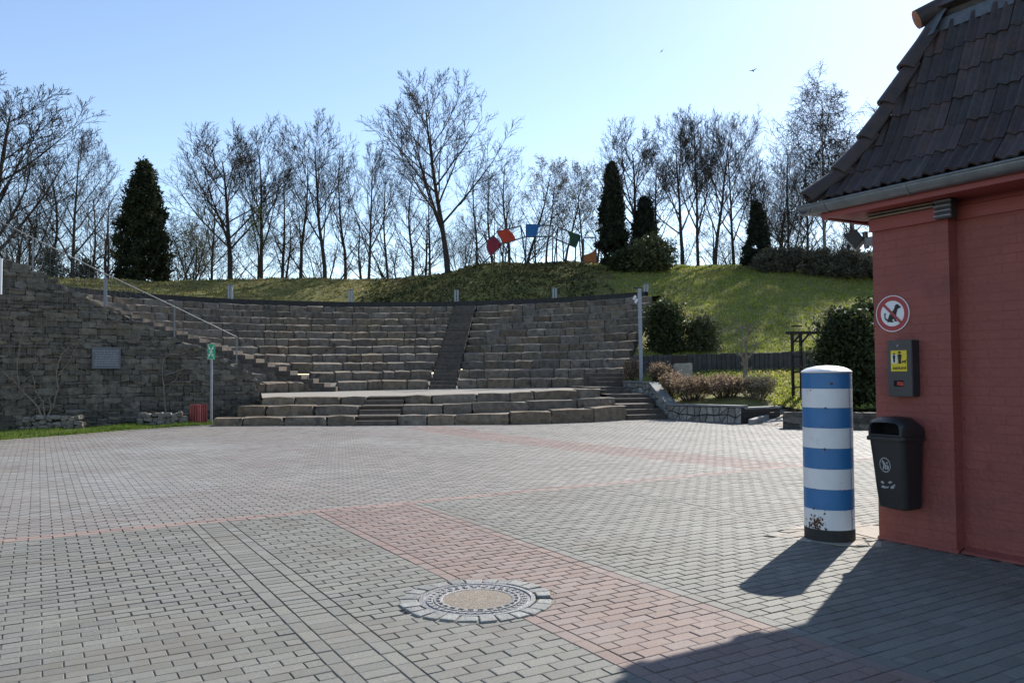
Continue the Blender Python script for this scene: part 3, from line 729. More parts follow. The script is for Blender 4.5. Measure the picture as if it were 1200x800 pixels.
MB().box((0,0,bh-.02), (bw*.8,bw*.8,.015)).build('opening', M['hole'], e)
q = P(-8,335,20.2); e = empty('notice_board', (q.x, q.y, 0)); tag(e, 'white notice board cut off by the left picture edge', 'sign')
zt, zb = P(0,303,20.2).z, P(0,345,20.2).z; zb2 = P(0,366,20.2).z
MB().box((-.17,0,(zt+zb)/2), (.78,.03,zt-zb)).build('panel', M['signw'], e, bevel=.006)
MB().box((-.22,0,(zb+zb2)/2-.01), (.72,.03,zb-zb2-.03)).build('lower_panel', M['signw'], e, bevel=.006)
MB().bar((-.3,.05,0), (-.3,.05,zt), .06, .06).build('post', M['greypost'], e)

# ================================================================== terrain
def crest_tab(x):
    return [(-46,45,6.2),(-30,42,6.3),(-24,40,6.4),(-19,44,6.7),(-13,47,7.15),(-7,49.5,7.35),(-3.9,50,7.75),(-2.6,50.3,8.2),(-1,50.4,8.4),(4,50.5,8.45),(9,50.5,8.3),(14,50.5,8.15),(19,49.5,7.9),(26,48,7.6),(40,46,7.2)]
CT = crest_tab(0); nS = 150; nT = 40
inn = []
for i in range(nS+1):
    t = i/nS
    if t < .62: a = R(196)-(R(196)-R(42))*t/.62; p = rc+Vector((math.cos(a), math.sin(a), 0))*(RIMR+.1); inn.append(Vector((p.x,p.y,5.30+.008*(p.x+4))))
    elif t < .74: q = (t-.62)/.12; p = inn[int(nS*.62)-1].lerp(Vector((4.75,31.6,2.1)), q); inn.append(Vector((p.x,p.y, p.z)))
    else: q = (t-.74)/.26; p = Vector((4.75,31.6,2.1)).lerp(Vector((30,35.0,2.7)), q); inn.append(p)
PAL0, PAL1 = Vector((4.75,31.6,0)), Vector((30,35.0,0))
tv = []; tf = []
from mathutils import noise
for i, p in enumerate(inn):
    t = i/nS; ci = t*(len(CT)-1); k = min(int(ci), len(CT)-2); f = ci-k; c0, c1 = Vector(CT[k]), Vector(CT[k+1])
    # crest point straight outward
    if t < .62:
        d = (p-rc); d.z = 0; d.x *= (.25 if d.x > 0 else 1); d.normalize()
        # follow ray until it meets the crest polyline distance
        best = None
        for (a, b) in zip(CT, CT[1:]):
            A_, B_ = Vector((a[0],a[1])), Vector((b[0],b[1])); e_ = B_-A_; den = d.x*e_.y-d.y*e_.x
            if abs(den) < 1e-6: continue
            w_ = A_-Vector((p.x,p.y)); tt = (w_.x*e_.y-w_.y*e_.x)/den; ss = (w_.x*d.y-w_.y*d.x)/den
            if 0 <= ss <= 1 and tt > 0 and (best is None or tt < best[0]): best = (tt, a[2]+(b[2]-a[2])*ss)
        if best is None or best[0] > 16: best = (9, 6.3)
        cr = Vector((p.x+d.x*best[0], p.y+d.y*best[0], best[1]))
    else:
        x = 13+(p.x-4.75)*1.07
        z_ = lerp_tab([(a[0],a[2]) for a in CT], x); y_ = lerp_tab([(a[0],a[1]) for a in CT], x); cr = Vector((x, y_, z_))
        if t < .74:
            w_ = (t-.62)/.12; c_prev = PREV; cr = c_prev.lerp(Vector((13,50.5,8.2)), w_)
    if t < .62: PREV = cr.copy()
    for j in range(nT+1):
        s = j/nT
        if s <= .55:
            q = s/.55; pr = p.lerp(cr, q); hq = p.z+(cr.z-p.z)*(q*.55+.45*(q*q*(3-2*q)))
            if t < .62: hq = p.z-.1+(cr.z-p.z+.1)*max(0, (q-.12)/.88)**.8
        else:
            q = (s-.55)/.45; d = (cr-p); d.z = 0; d.normalize(); pr = cr+d*(q*26); hq = cr.z-.3*q*4-(q*q)*4.5
        nz = .30*noise.noise((pr.x*.22,pr.y*.22,0))+.10*noise.noise((pr.x*.9,pr.y*.9,3))
        tv.append((pr.x, pr.y, hq+nz*min(1, j/6)))
    if i:
        for j in range(nT): b_ = (i-1)*(nT+1)+j; tf.append((b_,b_+1,b_+nT+2,b_+nT+1))
hill = obj('hill', fast_mesh('hill', tv, tf, True), M['grass']); tag(hill, kind='structure')
BV = BVHTree.FromPolygons([Vector(q) for q in tv], [tuple(q) for q in tf])
def hz(x, y, default=5.0):
    h_ = BV.ray_cast(Vector((x,y,60)), Vector((0,0,-1))); return h_[0].z if h_[0] else default
# palisade retaining wall
pal = empty('palisade_wall', (PAL0.x,PAL0.y,0)); tag(pal, 'dark palisade retaining wall at the foot of the grass slope', 'wall')
dP = PAL1-PAL0; Lp = dP.length; dP.normalize(); n_ = int(19/.2)
pm_ = [MB().box((0,0,0), (.19,.17,1.0)).mesh('palisade', bevel=.03) for _ in range(1)][0]
for i in range(n_):
    q = dP*(.1+i*.2); zt = 2.12+.6*(.1+i*.2)/Lp*1.0+rnd.uniform(-.02,.02)
    o = obj('palisade', pm_, M['palis'], pal, (q.x, q.y-.06, zt-.55)); o.scale = (1,1,1.15); o.rotation_euler[2] = math.atan2(dP.y,dP.x)+rnd.gauss(0,.03)
# garden terrace between planter and palisade
gpts = [P(733,452,30.4), P(763,452,28.8), P(786,477,26.6), P(868,478.5,24.4), P(913,479,25.2), P(945,486,25.0), P(1010,484,23.4), P(1120,484,22.5)]
gz_ = [1.05,1.0,.42,.42,.42,.30,.42,.42]
gv = []; gf = []
for i, (p, z_) in enumerate(zip(gpts, gz_)):
    t = i/(len(gpts)-1); q = Vector((4.6,31.7,0)).lerp(Vector((16,33.0,0)), max(0,(t-.12)/.88)); q.z = 1.45+.02*(q.x-4)
    for j in range(9):
        s = j/8; r_ = p.lerp(q, s); gv.append((r_.x, r_.y, z_+(q.z-z_)*(s**.8)+.04*noise.noise((r_.x,r_.y,5))))
    if i:
        for j in range(8): b_ = (i-1)*9+j; gf.append((b_,b_+1,b_+10,b_+9))
terr = obj('garden_lawn', fast_mesh('garden_lawn', gv, gf, True), M['grass']); tag(terr, kind='structure')
BV2 = BVHTree.FromPolygons([Vector(q) for q in gv], [tuple(q) for q in gf])
def tz(x, y, default=.4):
    h_ = BV2.ray_cast(Vector((x,y,60)), Vector((0,0,-1))); return h_[0].z if h_[0] else default
# grass blades on the slope, the terrace and ground cover on the bank
def scatter(n, poly_ok, hz_f, hgt, wd, name, label, mat, cat='grass', xr=(-24,26), yr=(30,54), lean=.5):
    x = NR.uniform(*xr, n); y = NR.uniform(*yr, n); ks = []
    for a, b in zip(x, y):
        if poly_ok(a, b):
            z_ = hz_f(a, b, None)
            if z_ is not None: ks.append((a,b,z_))
    q = np.array(ks); n = len(q); an = NR.uniform(0,6.28,n); h = hgt*NR.uniform(.5,1.3,n); w_ = wd*NR.uniform(.6,1.4,n)
    c, s = np.cos(an)*w_, np.sin(an)*w_; l1 = NR.normal(0,lean,n)*h; l2 = NR.normal(0,lean,n)*h
    a0 = q+np.stack([-c,-s,np.full(n,-.02)],-1); a1 = q+np.stack([c,s,np.full(n,-.02)],-1); a2 = q+np.stack([l1+c*.5,l2+s*.5,h],-1); a3 = q+np.stack([l1-c*.5,l2-s*.5,h*.9],-1)
    return tag(obj(name, fast_mesh(name, np.stack([a0,a1,a2,a3],1).reshape(-1,3), np.arange(n*4).reshape(-1,4)), M[mat]), label, cat, kind='stuff')
def on_right(x, y): return x > 5.2 and abs(x) < .74*y+2 and x/y > .125+.045*noise.noise((x*.5,y*.5,9))+.03*noise.noise((x*2,y*2,4))
def ivy_f(x, y): return noise.noise((x*.35,y*.35,2))*.9+noise.noise((x*1.3,y*1.3,7))*.8+1.0-((x+2.0)/6.8)**2 > 0
def on_bank(x, y): return not on_right(x, y) and abs(x) < .70*y and ivy_f(x, y)
def on_left(x, y): return not on_right(x, y) and abs(x) < .70*y and not ivy_f(x, y)
scatter(95000, on_right, hz, .075, .024, 'slope_grass', 'sunlit rough grass covering the right hand slope', 'blade', xr=(5,30), yr=(32,52))
scatter(70000, on_left, hz, .085, .03, 'bank_grass', 'rough yellowish grass on the bank behind the left seating', 'bankg', xr=(-30,9), yr=(32,52))
scatter(85000, on_bank, hz, .10, .045, 'bank_ground_cover', 'dark ivy and rough grass covering the bank behind the seating', 'ivy', 'ground cover', xr=(-30,9), yr=(32,52), lean=.9)
scatter(26000, lambda x, y: y > 27.3 or x > 8.2, tz, .09, .03, 'garden_grass', 'rough lawn between the stone planter and the palisade', 'blade', xr=(3.5,16), yr=(22,34))

# ------------------------------------------------------------------ right hand steps, wing wall and planter
def crazy_wall(name, label, base_pts, top_pts, thick, cell=.26):
    """Retaining wall along a polyline with an irregular stone facing; points are 3D (base, top)."""
    e = empty(name, base_pts[0]); tag(e, label, 'wall'); o0 = Vector(base_pts[0])
    core = MB(); capm = MB()
    for i in range(len(base_pts)-1):
        a, b, c, d = base_pts[i], base_pts[i+1], top_pts[i+1], top_pts[i]
        n_ = Vector((-(b-a).y, (b-a).x, 0)).normalized()*thick
        core.add([q-o0 for q in (a,b,c,d,a+n_,b+n_,c+n_,d+n_)], [(0,1,2,3),(4,7,6,5),(3,2,6,7),(0,3,7,4),(1,5,6,2)])
        fo = -n_.normalized()
        L = (b-a).length; m_ = max(1, round(L/cell)); H = ((d-a).length+(c-b).length)/2; k_ = max(1, round(H/(cell*.82)))
        P_ = {}
        def surf(s, t): return (a.lerp(b,s)).lerp(d.lerp(c,s), t)
        for u_ in range(m_+1):
            for v_ in range(k_+1):
                du = 0 if u_ in (0,m_) else rnd.uniform(-.36,.36); dv = 0 if v_ in (0,k_) else rnd.uniform(-.36,.36)
                P_[u_,v_] = ((u_+du)/m_, (v_+dv)/k_)
        for u_ in range(m_):
            for v_ in range(k_):
                qd = [P_[u_,v_],P_[u_+1,v_],P_[u_+1,v_+1],P_[u_,v_+1]]
                tri = [qd] if rnd.random() < .65 else [[qd[0],qd[1],qd[2]],[qd[0],qd[2],qd[3]]]
                for poly in tri:
                    cx = sum(q[0] for q in poly)/len(poly); cy = sum(q[1] for q in poly)/len(poly); n2 = len(poly)
                    pr = rnd.uniform(.012,.03)
                    o_ = [surf(cx+(q[0]-cx)*.9, cy+(q[1]-cy)*.88)-o0 for q in poly]; i_ = [surf(cx+(q[0]-cx)*.78, cy+(q[1]-cy)*.76)-o0+fo*pr for q in poly]
                    mb = MB().add([q-fo*.01 for q in o_]+i_, [tuple(range(n2,2*n2))]+[(r_,(r_+1)%n2,n2+(r_+1)%n2,n2+r_) for r_ in range(n2)])
                    mb.build('facing_stone', M['facing'], e)
        capm.add([q-o0+w_ for q, w_ in ((d,fo*.05),(c,fo*.05),(c+n_,fo*0),(d+n_,fo*0))]+[q-o0+w_+Vector((0,0,.05)) for q, w_ in ((d,fo*.05),(c,fo*.05),(c+n_,fo*0),(d+n_,fo*0))], [(4,5,6,7),(0,1,5,4),(1,2,6,5),(0,4,7,3),(2,3,7,6)])
    core.build('wall_core', M['kerb'], e); capm.build('coping', M['sett'], e)
    return e
bp = [Vector((*P(731,470,30.2).xy,.3)), Vector((*P(762,472,28.6).xy,.2)), Vector((*G(783,490.8).xy,-.02)), Vector((*G(869,496.2).xy,-.02)), ]
tpz = [P(731,447.5,30.2).z, P(763,449.0,28.6).z, P(784,474.5,G(783,490.8).y).z, P(868,477,G(869,496.2).y).z]
crazy_wall('planter_wall', 'pale crazy stone wall of the planter beside the right hand steps', bp, [Vector((p.x,p.y,z_)) for p, z_ in zip(bp, tpz)], .3)
a, b = G(870,496.1), G(913,494); a.z = b.z = 0
e = empty('plank_wall', a); tag(e, 'short dark timber plank wall at the end of the planter', 'wall')
for k in range(3): MB().bar(Vector((0,0,.075+k*.145)), (b-a)+Vector((0,0,.075+k*.145)), .08, .135).build('plank', M['wood'], e, bevel=.008)
MB().bar(Vector((0,.15,.44)), (b-a)+Vector((0,.15,.44)), .36, .05).build('coping', M['sett'], e)
# steps at the right end of the tiers
rs = empty('corner_steps', G(760,490)); tag(rs, 'small dark steps between the stage end and the planter wall', 'stairs', 'flights of steps in the amphitheatre')
ro = rs.location.copy()
def slab(p0, p1, z0, z1, dep, par=rs, name='step', mat='step', off=ro):
    d = p1-p0; d.z = 0; n_ = Vector((-d.y,d.x,0)).normalized()*dep
    MB().add([Vector((q.x,q.y,z_))-off for z_ in (z0,z1) for q in (p0,p1,p1+n_,p0+n_)], [(0,3,2,1),(4,5,6,7),(0,1,5,4),(1,2,6,5),(2,3,7,6),(3,0,4,7)]).build(name, M[mat], par, bevel=.01)
zA = P(735,474.5,FRONT[-1].y).z; a, b = G(736,492.2), G(781,490.8)
dv = (b-a).normalized(); nv = Vector((-dv.y,dv.x,0))
for k in range(3): slab(a+nv*.36*k, b+nv*.36*k, -.02, zA*(k+1)/3, .5+(.0 if k < 2 else 1.6), name='step')
a2, b2 = P(719,470,FRONT[-1].y+1.7), P(766,470,FRONT[-1].y+1.9); zB = P(722,465,FRONT[-1].y+1.2).z
slab(a2, b2, zA-.1, zA+.15, 2.2); slab(a2+nv*.5, b2+nv*.5, zA, zA+.29, 2.4)
a3, b3 = P(700,459,FRONT[-1].y+3.1), P(740,459,FRONT[-1].y+3.3); zC = P(704,455,FRONT[-1].y+2.4).z
slab(a3, b3, zB-.2, zA+.42, 2.4); slab(a3+nv*.5, b3+nv*.5, zB-.1, zC+.02, 5.0)
a4, b4 = Vector((3.2,30.7,0)), Vector((4.9,30.9,0))
for k in range(3): slab(a4+nv*.4*k, b4+nv*.4*k, .9, 1.0+.16*(k+1), .6)
# low wall, ramp rail and pergola
a, b = G(921,502), G(1022,503); e = empty('low_wall', a); tag(e, 'low dark stone wall behind the striped bollard', 'wall')
d = b-a; L = d.length+3; d.normalize(); hh = P(950,483,a.y).z; an = math.atan2(d.y,d.x)
MB().bar(Vector((0,.2,hh/2-.05)), d*L+Vector((0,.2,hh/2-.05)), .28, hh-.1).build('wall_core', M['gabcore'], e)
for lay in range(3):
    x = 0
    while x < L: l_ = rnd.uniform(.22,.5); put(RBL, 'rubble_stone', e, d*(x+l_/2)+Vector((0,.16,hh*(lay+.5)/3)), (l_*1.05,.36,hh/3*1.1), an, .02).data = rnd.choice(GBL); x += l_
pth = MB(); a, b, c_, d_ = G(893,498), G(925,500), P(931,478,29.5), P(905,477,30)
pth.add([Vector((a.x,a.y,.01)),Vector((b.x,b.y,.01)),Vector((c_.x,c_.y,.55)),Vector((d_.x,d_.y,.5))], [(0,1,2,3)]); tag(pth.build('garden_path', M['flag']), kind='structure')
e = empty('ramp_kerb', G(900,497)); tag(e, 'sloping grey stone kerb rising beside the garden path', 'kerb')
MB().bar(G(880,497.5)-e.location+Vector((0,0,.06)), P(930,478,26.2)-e.location, .16, .18).build('kerb_stone', M['sett'], e, bevel=.02)
pb = P(930,486,26.3); e = empty('pergola', (pb.x,pb.y,tz(pb.x,pb.y,.45)-.1)); tag(e, 'dark timber rose arch standing before the big evergreen shrub', 'pergola')
zz = e.location.z; zt = P(930,391,26.3).z-zz; x2 = P(939,440,26.3).x-pb.x
for dy in (0,):
    MB().bar((0,dy,0), (0,dy,zt), .085, .085).build('post', M['wood'], e); MB().bar((x2,dy,0), (x2,dy,zt), .085, .085).build('post', M['wood'], e)
x3 = P(970,440,26.3).x-pb.x
for dx in (x3, x3+x2): MB().bar((dx,0,0), (dx,0,zt), .085, .085).build('post', M['wood'], e)
MB().bar((-.2,0,zt+.03), (x3+x2+.2,0,zt+.03), .11, .09).build('beam', M['wood'], e)
for k in range(5): MB().bar((-.03,-.06,.45+k*.5), (x2+.03,-.06,.45+k*.5), .045, .045).build('rung', M['wood'], e)
for s_, xx in ((1,0),(1,x2)): MB().bar((xx,-.01,zt-.32), (xx+.28,-.01,zt), .06, .06).build('brace', M['wood'], e)
# pillar with dark box
p = P(800,440,30.3); e = empty('stone_pillar', (p.x,p.y,tz(p.x,p.y)-.1)); tag(e, 'pale stone pillar in front of the palisade wall', 'pillar')
zt = P(800,425.5,30.3).z-e.location.z; MB().box((0,0,zt/2), (.66,.4,zt)).build('shaft', M['flag'], e, bevel=.03)
o = MB().box((0,0,.15), (.52,.36,.3)).build('feed_box', M['wood'], None, bevel=.02, loc=(p.x-.12,p.y,e.location.z+zt)); tag(o, 'dark weathered box sitting on the pale stone pillar', 'box')
# lamp mast and rim posts
p = P(751.5,446,29.9); e = empty('lamp_mast', (p.x,p.y,.95)); tag(e, 'tall grey square mast with small spotlights at the right end of the seating', 'mast')
zt = P(750,338,29.9).z-.95; MB().bar((0,0,0), (-.03,0,zt), .13, .13).build('mast', M['greypost'], e, bevel=.008)
MB().box((-.1,0,zt+.02), (.3,.1,.05)).build('arm', M['dark'], e)
for dx, dz in ((-.22,-.35),(-.16,-.47)): MB().box((dx,-.02,zt+dz), (.09,.12,.16), Matrix.Rotation(.5,3,'Y')).build('spotlight', M['signw'], e, bevel=.015)
MB().box((-.1,0,zt-.4), (.2,.06,.05)).build('bracket', M['greypost'], e)
for i, (x, yt, yb, lb) in enumerate(((270,334.5,353,'short grey rim post nearest the side stairs, leftmost of the row'), (411,340,359,'short grey rim post above the left seating half'), (535,340,358,'short grey rim post at the head of the middle stairs'), (650,338,356,'short grey rim post above the right seating half'), (757,333,352,'short grey rim post beside the tall mast at the grass slope'))):
    # stand just behind the dark edging wall
    d = ray(x, yb); best = min(((abs((Vector((d.x*t,d.y*t,0))-rc).length-(RIMR+.1)), t) for t in np.linspace(30/d.y, 50/d.y, 900)))
    q = Vector((d.x*best[1], d.y*best[1], 0)); z0 = 5.44+.008*(q.x+4); z1 = P(x, yt, q.y).z
    e = empty('rim_post', (q.x,q.y,z0)); tag(e, lb, 'post', 'posts along the top rim')
    MB().bar((-.07,0,0), (-.07,0,z1-z0), .10, .14).build('column', M['greypost'], e, bevel=.01); MB().bar((.07,0,0), (.07,0,z1-z0), .10, .14).build('column', M['greypost'], e, bevel=.01)
    MB().box((0,0,z1-z0+.02), (.28,.2,.04)).build('cap', M['steel'], e, bevel=.008)
# ------------------------------------------------------------------ coloured panel sculpture
Ys = 50.0; sc0 = P(575,309,Ys); e = empty('panel_sculpture', (sc0.x,Ys,hz(sc0.x,Ys)-.1)); tag(e, 'arch of steel framed glass panels with red, blue, green and ochre fields on the crest', 'sculpture'); so_ = e.location.copy()
def sp(x, y, dy=0.): q = P(550+x/7.5, 255+y/7.5, Ys); return Vector((q.x, q.y+dy, q.z))-so_
def panel(quad, colpoly, mat, legs, name):
    f_ = MB()
    for i in range(4): f_.bar(sp(*quad[i]), sp(*quad[(i+1)%4]), .07, .07, (0,1,0))
    for a, b in legs: f_.bar(sp(*a), sp(*b), .08, .08, (0,1,0))
    fr = f_.build('frame', M['dark'], e)
    def pl_(pts, dy, mt, nm):
        pts = [sp(*q) for q in pts]; o = MB().add([q+Vector((0,dy,0)) for q in pts]+[q+Vector((0,dy+.02,0)) for q in pts], [tuple(range(len(pts))), tuple(range(len(pts),2*len(pts)))[::-1]]+[(i,(i+1)%len(pts),len(pts)+(i+1)%len(pts),len(pts)+i) for i in range(len(pts))]).build(nm, M[mt], fr)
        return o
    pl_(quad, .0, 'clear', 'pane'); o = pl_(colpoly, -.04, mat, 'colour_field'); o['label'] = name
def arc(c, r_, a0, a1, n=9): return [(c[0]+r_*math.cos(R(a0+(a1-a0)*i/n)), c[1]-r_*math.sin(R(a0+(a1-a0)*i/n))) for i in range(n+1)]
panel([(55,300),(210,160),(285,240),(130,395)], [(210,165),(282,240)]+arc((250,205),130,285,128,10)[:0]+[(185,335),(160,300),(148,260),(155,215)], 'panelr', [((55,300),(100,400)),((130,395),(135,415)),((265,240),(305,400))], 'crimson quarter disc field')
panel([(250,125),(450,72),(490,170),(300,230)], [(250,125),(325,100),(370,130),(398,165),(405,195),(300,228)], 'panelo', [((290,225),(390,400)),((450,72),(500,410))], 'orange red quarter disc field')
panel([(500,62),(735,70),(735,165),(500,170)], [(500,62),(645,66),(610,85),(597,115),(592,165),(500,168)], 'panelb', [((500,170),(490,400)),((735,165),(730,400))], 'blue field with concave edge')
panel([(780,85),(975,160),(935,262),(750,185)], [(862,118),(975,160),(935,262),(880,240),(885,180),(875,140)], 'panelg', [((780,85),(745,400)),((765,180),(770,400)),((935,262),(930,400)),((965,165),(985,400))], 'dark green field with concave edge')
panel([(1005,175),(1110,175),(1118,392),(1003,392)], [(1003,392),(1005,330),(1050,318),(1085,300),(1112,265),(1118,392)], 'panely', [((1003,392),(1003,405)),((1118,392),(1118,405))], 'ochre field with concave edge')
# ================================================================== red brick building on the right
bd = empty('brick_building', (BC.x,BC.y,0), BROT); tag(bd, 'red painted brick building with dark tiled roof at the right edge', 'building')
PIL = .73; REC = .12; ZB = 2.82
core = MB(); core.box((4.0,3.06,1.55), (7.96,5.881,3.1)); core.build('wall', M['mortar'], bd)
pilw = MB().box((PIL/2,.0648,ZB/2), (PIL-.008,.1305,ZB)); pilw.build('pilaster_core', M['mortar'], bd)
bk = MB().box((0,0,0), (.2365,.115,.0695)).mesh('brick', bevel=.0022); bk.materials.append(M['brick'])
bh = MB().box((0,0,0), (.1145,.115,.0695)).mesh('half_brick', bevel=.0022); bh.materials.append(M['brick'])
def brick(x, y, z, half=False, rz=0):
    o = bpy.data.objects.new('brick', bh if half else bk); o.location = (x, y+rnd.uniform(-.0008,.0008), z); o.rotation_euler = (rnd.gauss(0,.003), 0, rz+rnd.gauss(0,.002)); return link(o, bd)
CH = .0775; nc = int(ZB/CH); stuffb = MB(); cnt = 0
for j in range(nc):
    z = .04+j*CH; y = .0575-.0015
    if j % 2 == 0:
        for k in range(3): brick(.122+k*.2433, y, z)
    else:
        brick(.06, y, z, True); brick(.2433, y, z); brick(.4867, y, z); brick(.67, y, z, True)
    x = PIL+ (.122 if j % 2 else .0)
    for k in range(15):
        xx = x+k*.2433; yy = REC+.0575-.0015
        if k < 4: brick(xx, yy, z)
        else: stuffb.box((xx,yy,z), (.2365,.115,.0695))
tag(stuffb.build('far_bricks', M['brick'], bd), kind='stuff')
# mortar skirt along the foot
sk_ = MB(); sk_.prism([(-.003,0),(-.03,0),(-.01,.022),(-.003,.026)], lambda a,b,t: (t,a,b), .0, PIL+.02); sk_.prism([(REC-.003,0),(REC-.10,0),(REC-.085,.016),(REC-.02,.04),(REC-.003,.045)], lambda a,b,t: (t,a,b), PIL+.02, 5); sk_.build('mortar_skirt', M['brick'], bd)
# beam, soffit, fascia
MB().box((PIL/2,.03,2.8775), (PIL+.02,.12,.115)).build('beam', M['redwood'], bd, bevel=.004)
MB().box((3.4,REC+.03,2.8775), (2*(3.4-PIL)-.02,.10,.115)).build('beam', M['redwood'], bd, bevel=.004)
MB().box((3.4,REC+.045,2.96), (2*(3.4-PIL)-.02,.10,.04)).build('beam', M['redwood'], bd, bevel=.004)
sf = MB(); sf.prism([(-.25,2.985),(.3,2.995),(.3,3.03),(-.25,3.03)], lambda a,b,t: (t,a,b), -.30, 7); sf.build('soffit', M['redwood'], bd)
MB().box((-.04,3.2,3.005), (.54,5.7,.036)).build('side_soffit', M['redwood'], bd)
MB().box((3.33,-.275,3.035), (7.3,.05,.12)).build('fascia', M['redwood'], bd, bevel=.004)
MB().box((-.33,2.85,3.035), (.05,6.2,.12)).build('fascia', M['redwood'], bd, bevel=.004)
tr_ = MB().box((PIL/2-.05,-.045,2.943), (PIL-.08,.06,.012)).box((PIL/2-.05,-.05,2.972), (PIL-.08,.06,.012)).build('trim_strip', M['stake'], bd, bevel=.003)
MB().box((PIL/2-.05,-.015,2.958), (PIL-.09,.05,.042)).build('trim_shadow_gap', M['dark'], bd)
lb_ = MB().box((PIL+.0,-.03,2.905), (.14,.09,.165)).build('louvre_box', M['dark'], bd)
for k in range(4): MB().box((PIL+.0,-.085,2.842+k*.042), (.148,.03,.011), Matrix.Rotation(-.25,3,'X')).build('louvre_slat', M['greypost'], lb_, bevel=.003)
# gutter
gp = []
for k in range(13): a = math.pi+math.pi*k/12; gp.append((-.335+.078*math.cos(a), 3.10+.078*math.sin(a)))
def gutter(axis, t0, t1, name='gutter'):
    b_ = MB(); n = len(gp)
    inn_ = [(-.335+.073*math.cos(math.pi+math.pi*k/12), 3.10+.073*math.sin(math.pi+math.pi*k/12)) for k in range(13)]
    prof = gp+inn_[::-1]
    f = (lambda a,b,t: (t,a,b)) if axis == 'x' else (lambda a,b,t: (a-.09,t,b))
    b_.prism(prof, f, t0, t1); return b_
g_ = gutter('x', -.50, 7); g_.tube([(-.5,-.415,3.105),(7,-.415,3.105)], .011, 8); go_ = g_.build('gutter', M['zinc'], bd)
g_ = gutter('y', -.412, 6); g_.tube([(-.505,-.41,3.105),(-.505,6,3.105)], .011, 8); g_.build('gutter', M['zinc'], bd)
for xx in (-.22,.60,1.6): 
    b_ = MB(); pr2 = [(-.335+.083*math.cos(math.pi+math.pi*k/12), 3.10+.083*math.sin(math.pi+math.pi*k/12)) for k in range(13)]
    b_.prism(pr2+[(q[0],q[1]) for q in gp[::-1]], lambda a,b,t: (t,a,b), xx-.022, xx+.022); b_.build('gutter_joint', M['zinc'], go_)
# roof: curved hipped slopes
PR = [(-.37,3.13),(-.28,3.22),(-.10,3.45),(.055,3.76),(.19,4.10),(.31,4.41),(.40,4.64)]
def prof_at(s):                            # arc length along the slope
    for (a, b) in zip(PR, PR[1:]):
        L = math.dist(a, b)
        if s <= L: f = s/L; return (a[0]+(b[0]-a[0])*f, a[1]+(b[1]-a[1])*f)
        s -= L
    return PR[-1]
PL = sum(math.dist(a,b) for a, b in zip(PR, PR[1:]))
ud = MB()
for (y0,z0),(y1,z1) in zip(PR, PR[1:]):
    z0 -= .05; z1 -= .05
    ud.add([(y0,y0,z0),(7,y0,z0),(7,y1,z1),(y1,y1,z1)], [(0,1,2,3)]); ud.add([(y0,y0,z0),(y0,6,z0),(y1,6,z1),(y1,y1,z1)], [(3,2,1,0)])
ro_ = ud.build('roof', M['tile'], bd)
NC = 6; TW = .19; TL = PL/NC
def tile_mesh():
    nx = 18; vs = []; fs = []
    def prof(x):                           # two rolls on each tile
        t = x/TW; return .031*(max(0, math.cos((t-.08)*2*math.pi*1.0))**2*1.25 + .55*max(0, math.cos((t-.58)*2*math.pi))**2)
    for j, (y, th) in enumerate(((0,0),(TL*1.16,0))):
        for i in range(nx+1): x = -.004+(TW+.012)*i/nx; vs.append((x, y, prof(x)))
    for i in range(nx+1): x = -.004+(TW+.012)*i/nx; vs.append((x, 0, prof(x)-.02))
    n = nx+1
    for i in range(nx): fs.append((i,i+1,n+i+1,n+i)); fs.append((2*n+i,2*n+i+1,i+1,i))
    me = fast_mesh('roof_tile', vs, fs, True); me.set_sharp_from_angle(angle=R(45)); me.materials.append(M['tile']); return me
TM = tile_mesh()
def cut_hip(o):                            # tiles that cross the hip are cut along it
    Mx = Matrix.LocRotScale(o.location, o.rotation_euler, None)
    d_ = [(Mx @ v.co) for v in TM.vertices]; s_ = [p.x-p.y for p in d_]
    if min(s_) >= -.01: return
    if max(s_) < .03: bpy.data.objects.remove(o); return
    bm = bmesh.new(); bm.from_mesh(TM); inv = Mx.inverted(); n_ = (inv.to_3x3() @ Vector((1,-1,0))).normalized()
    bmesh.ops.bisect_plane(bm, geom=bm.verts[:]+bm.edges[:]+bm.faces[:], plane_co=inv @ Vector((0,0,3)), plane_no=n_, clear_inner=True)
    me = bpy.data.meshes.new('roof_tile'); bm.to_mesh(me); bm.free(); me.materials.append(M['tile']) if not len(me.materials) else None; o.data = me
for c_ in range(NC):
    y0, z0 = prof_at(c_*TL); y1, z1 = prof_at(min(PL, (c_+1.12)*TL)); an = math.atan2(z1-z0, y1-y0)
    x = y0-.08 + (0 if c_ % 2 else 0); x = math.floor(x/TW)*TW
    while x < 3.1:
        if x+TW > y0+.02:
            o = bpy.data.objects.new('roof_tile', TM); xs = x
            o.location = (xs, y0-.012*math.sin(an)*1.6+rnd.uniform(-.004,.004), z0+.010+rnd.uniform(-.001,.001)); o.rotation_euler = (an-.04+rnd.gauss(0,.002), rnd.gauss(0,.003), rnd.gauss(0,.003)); link(o, ro_); cut_hip(o)
        x += TW
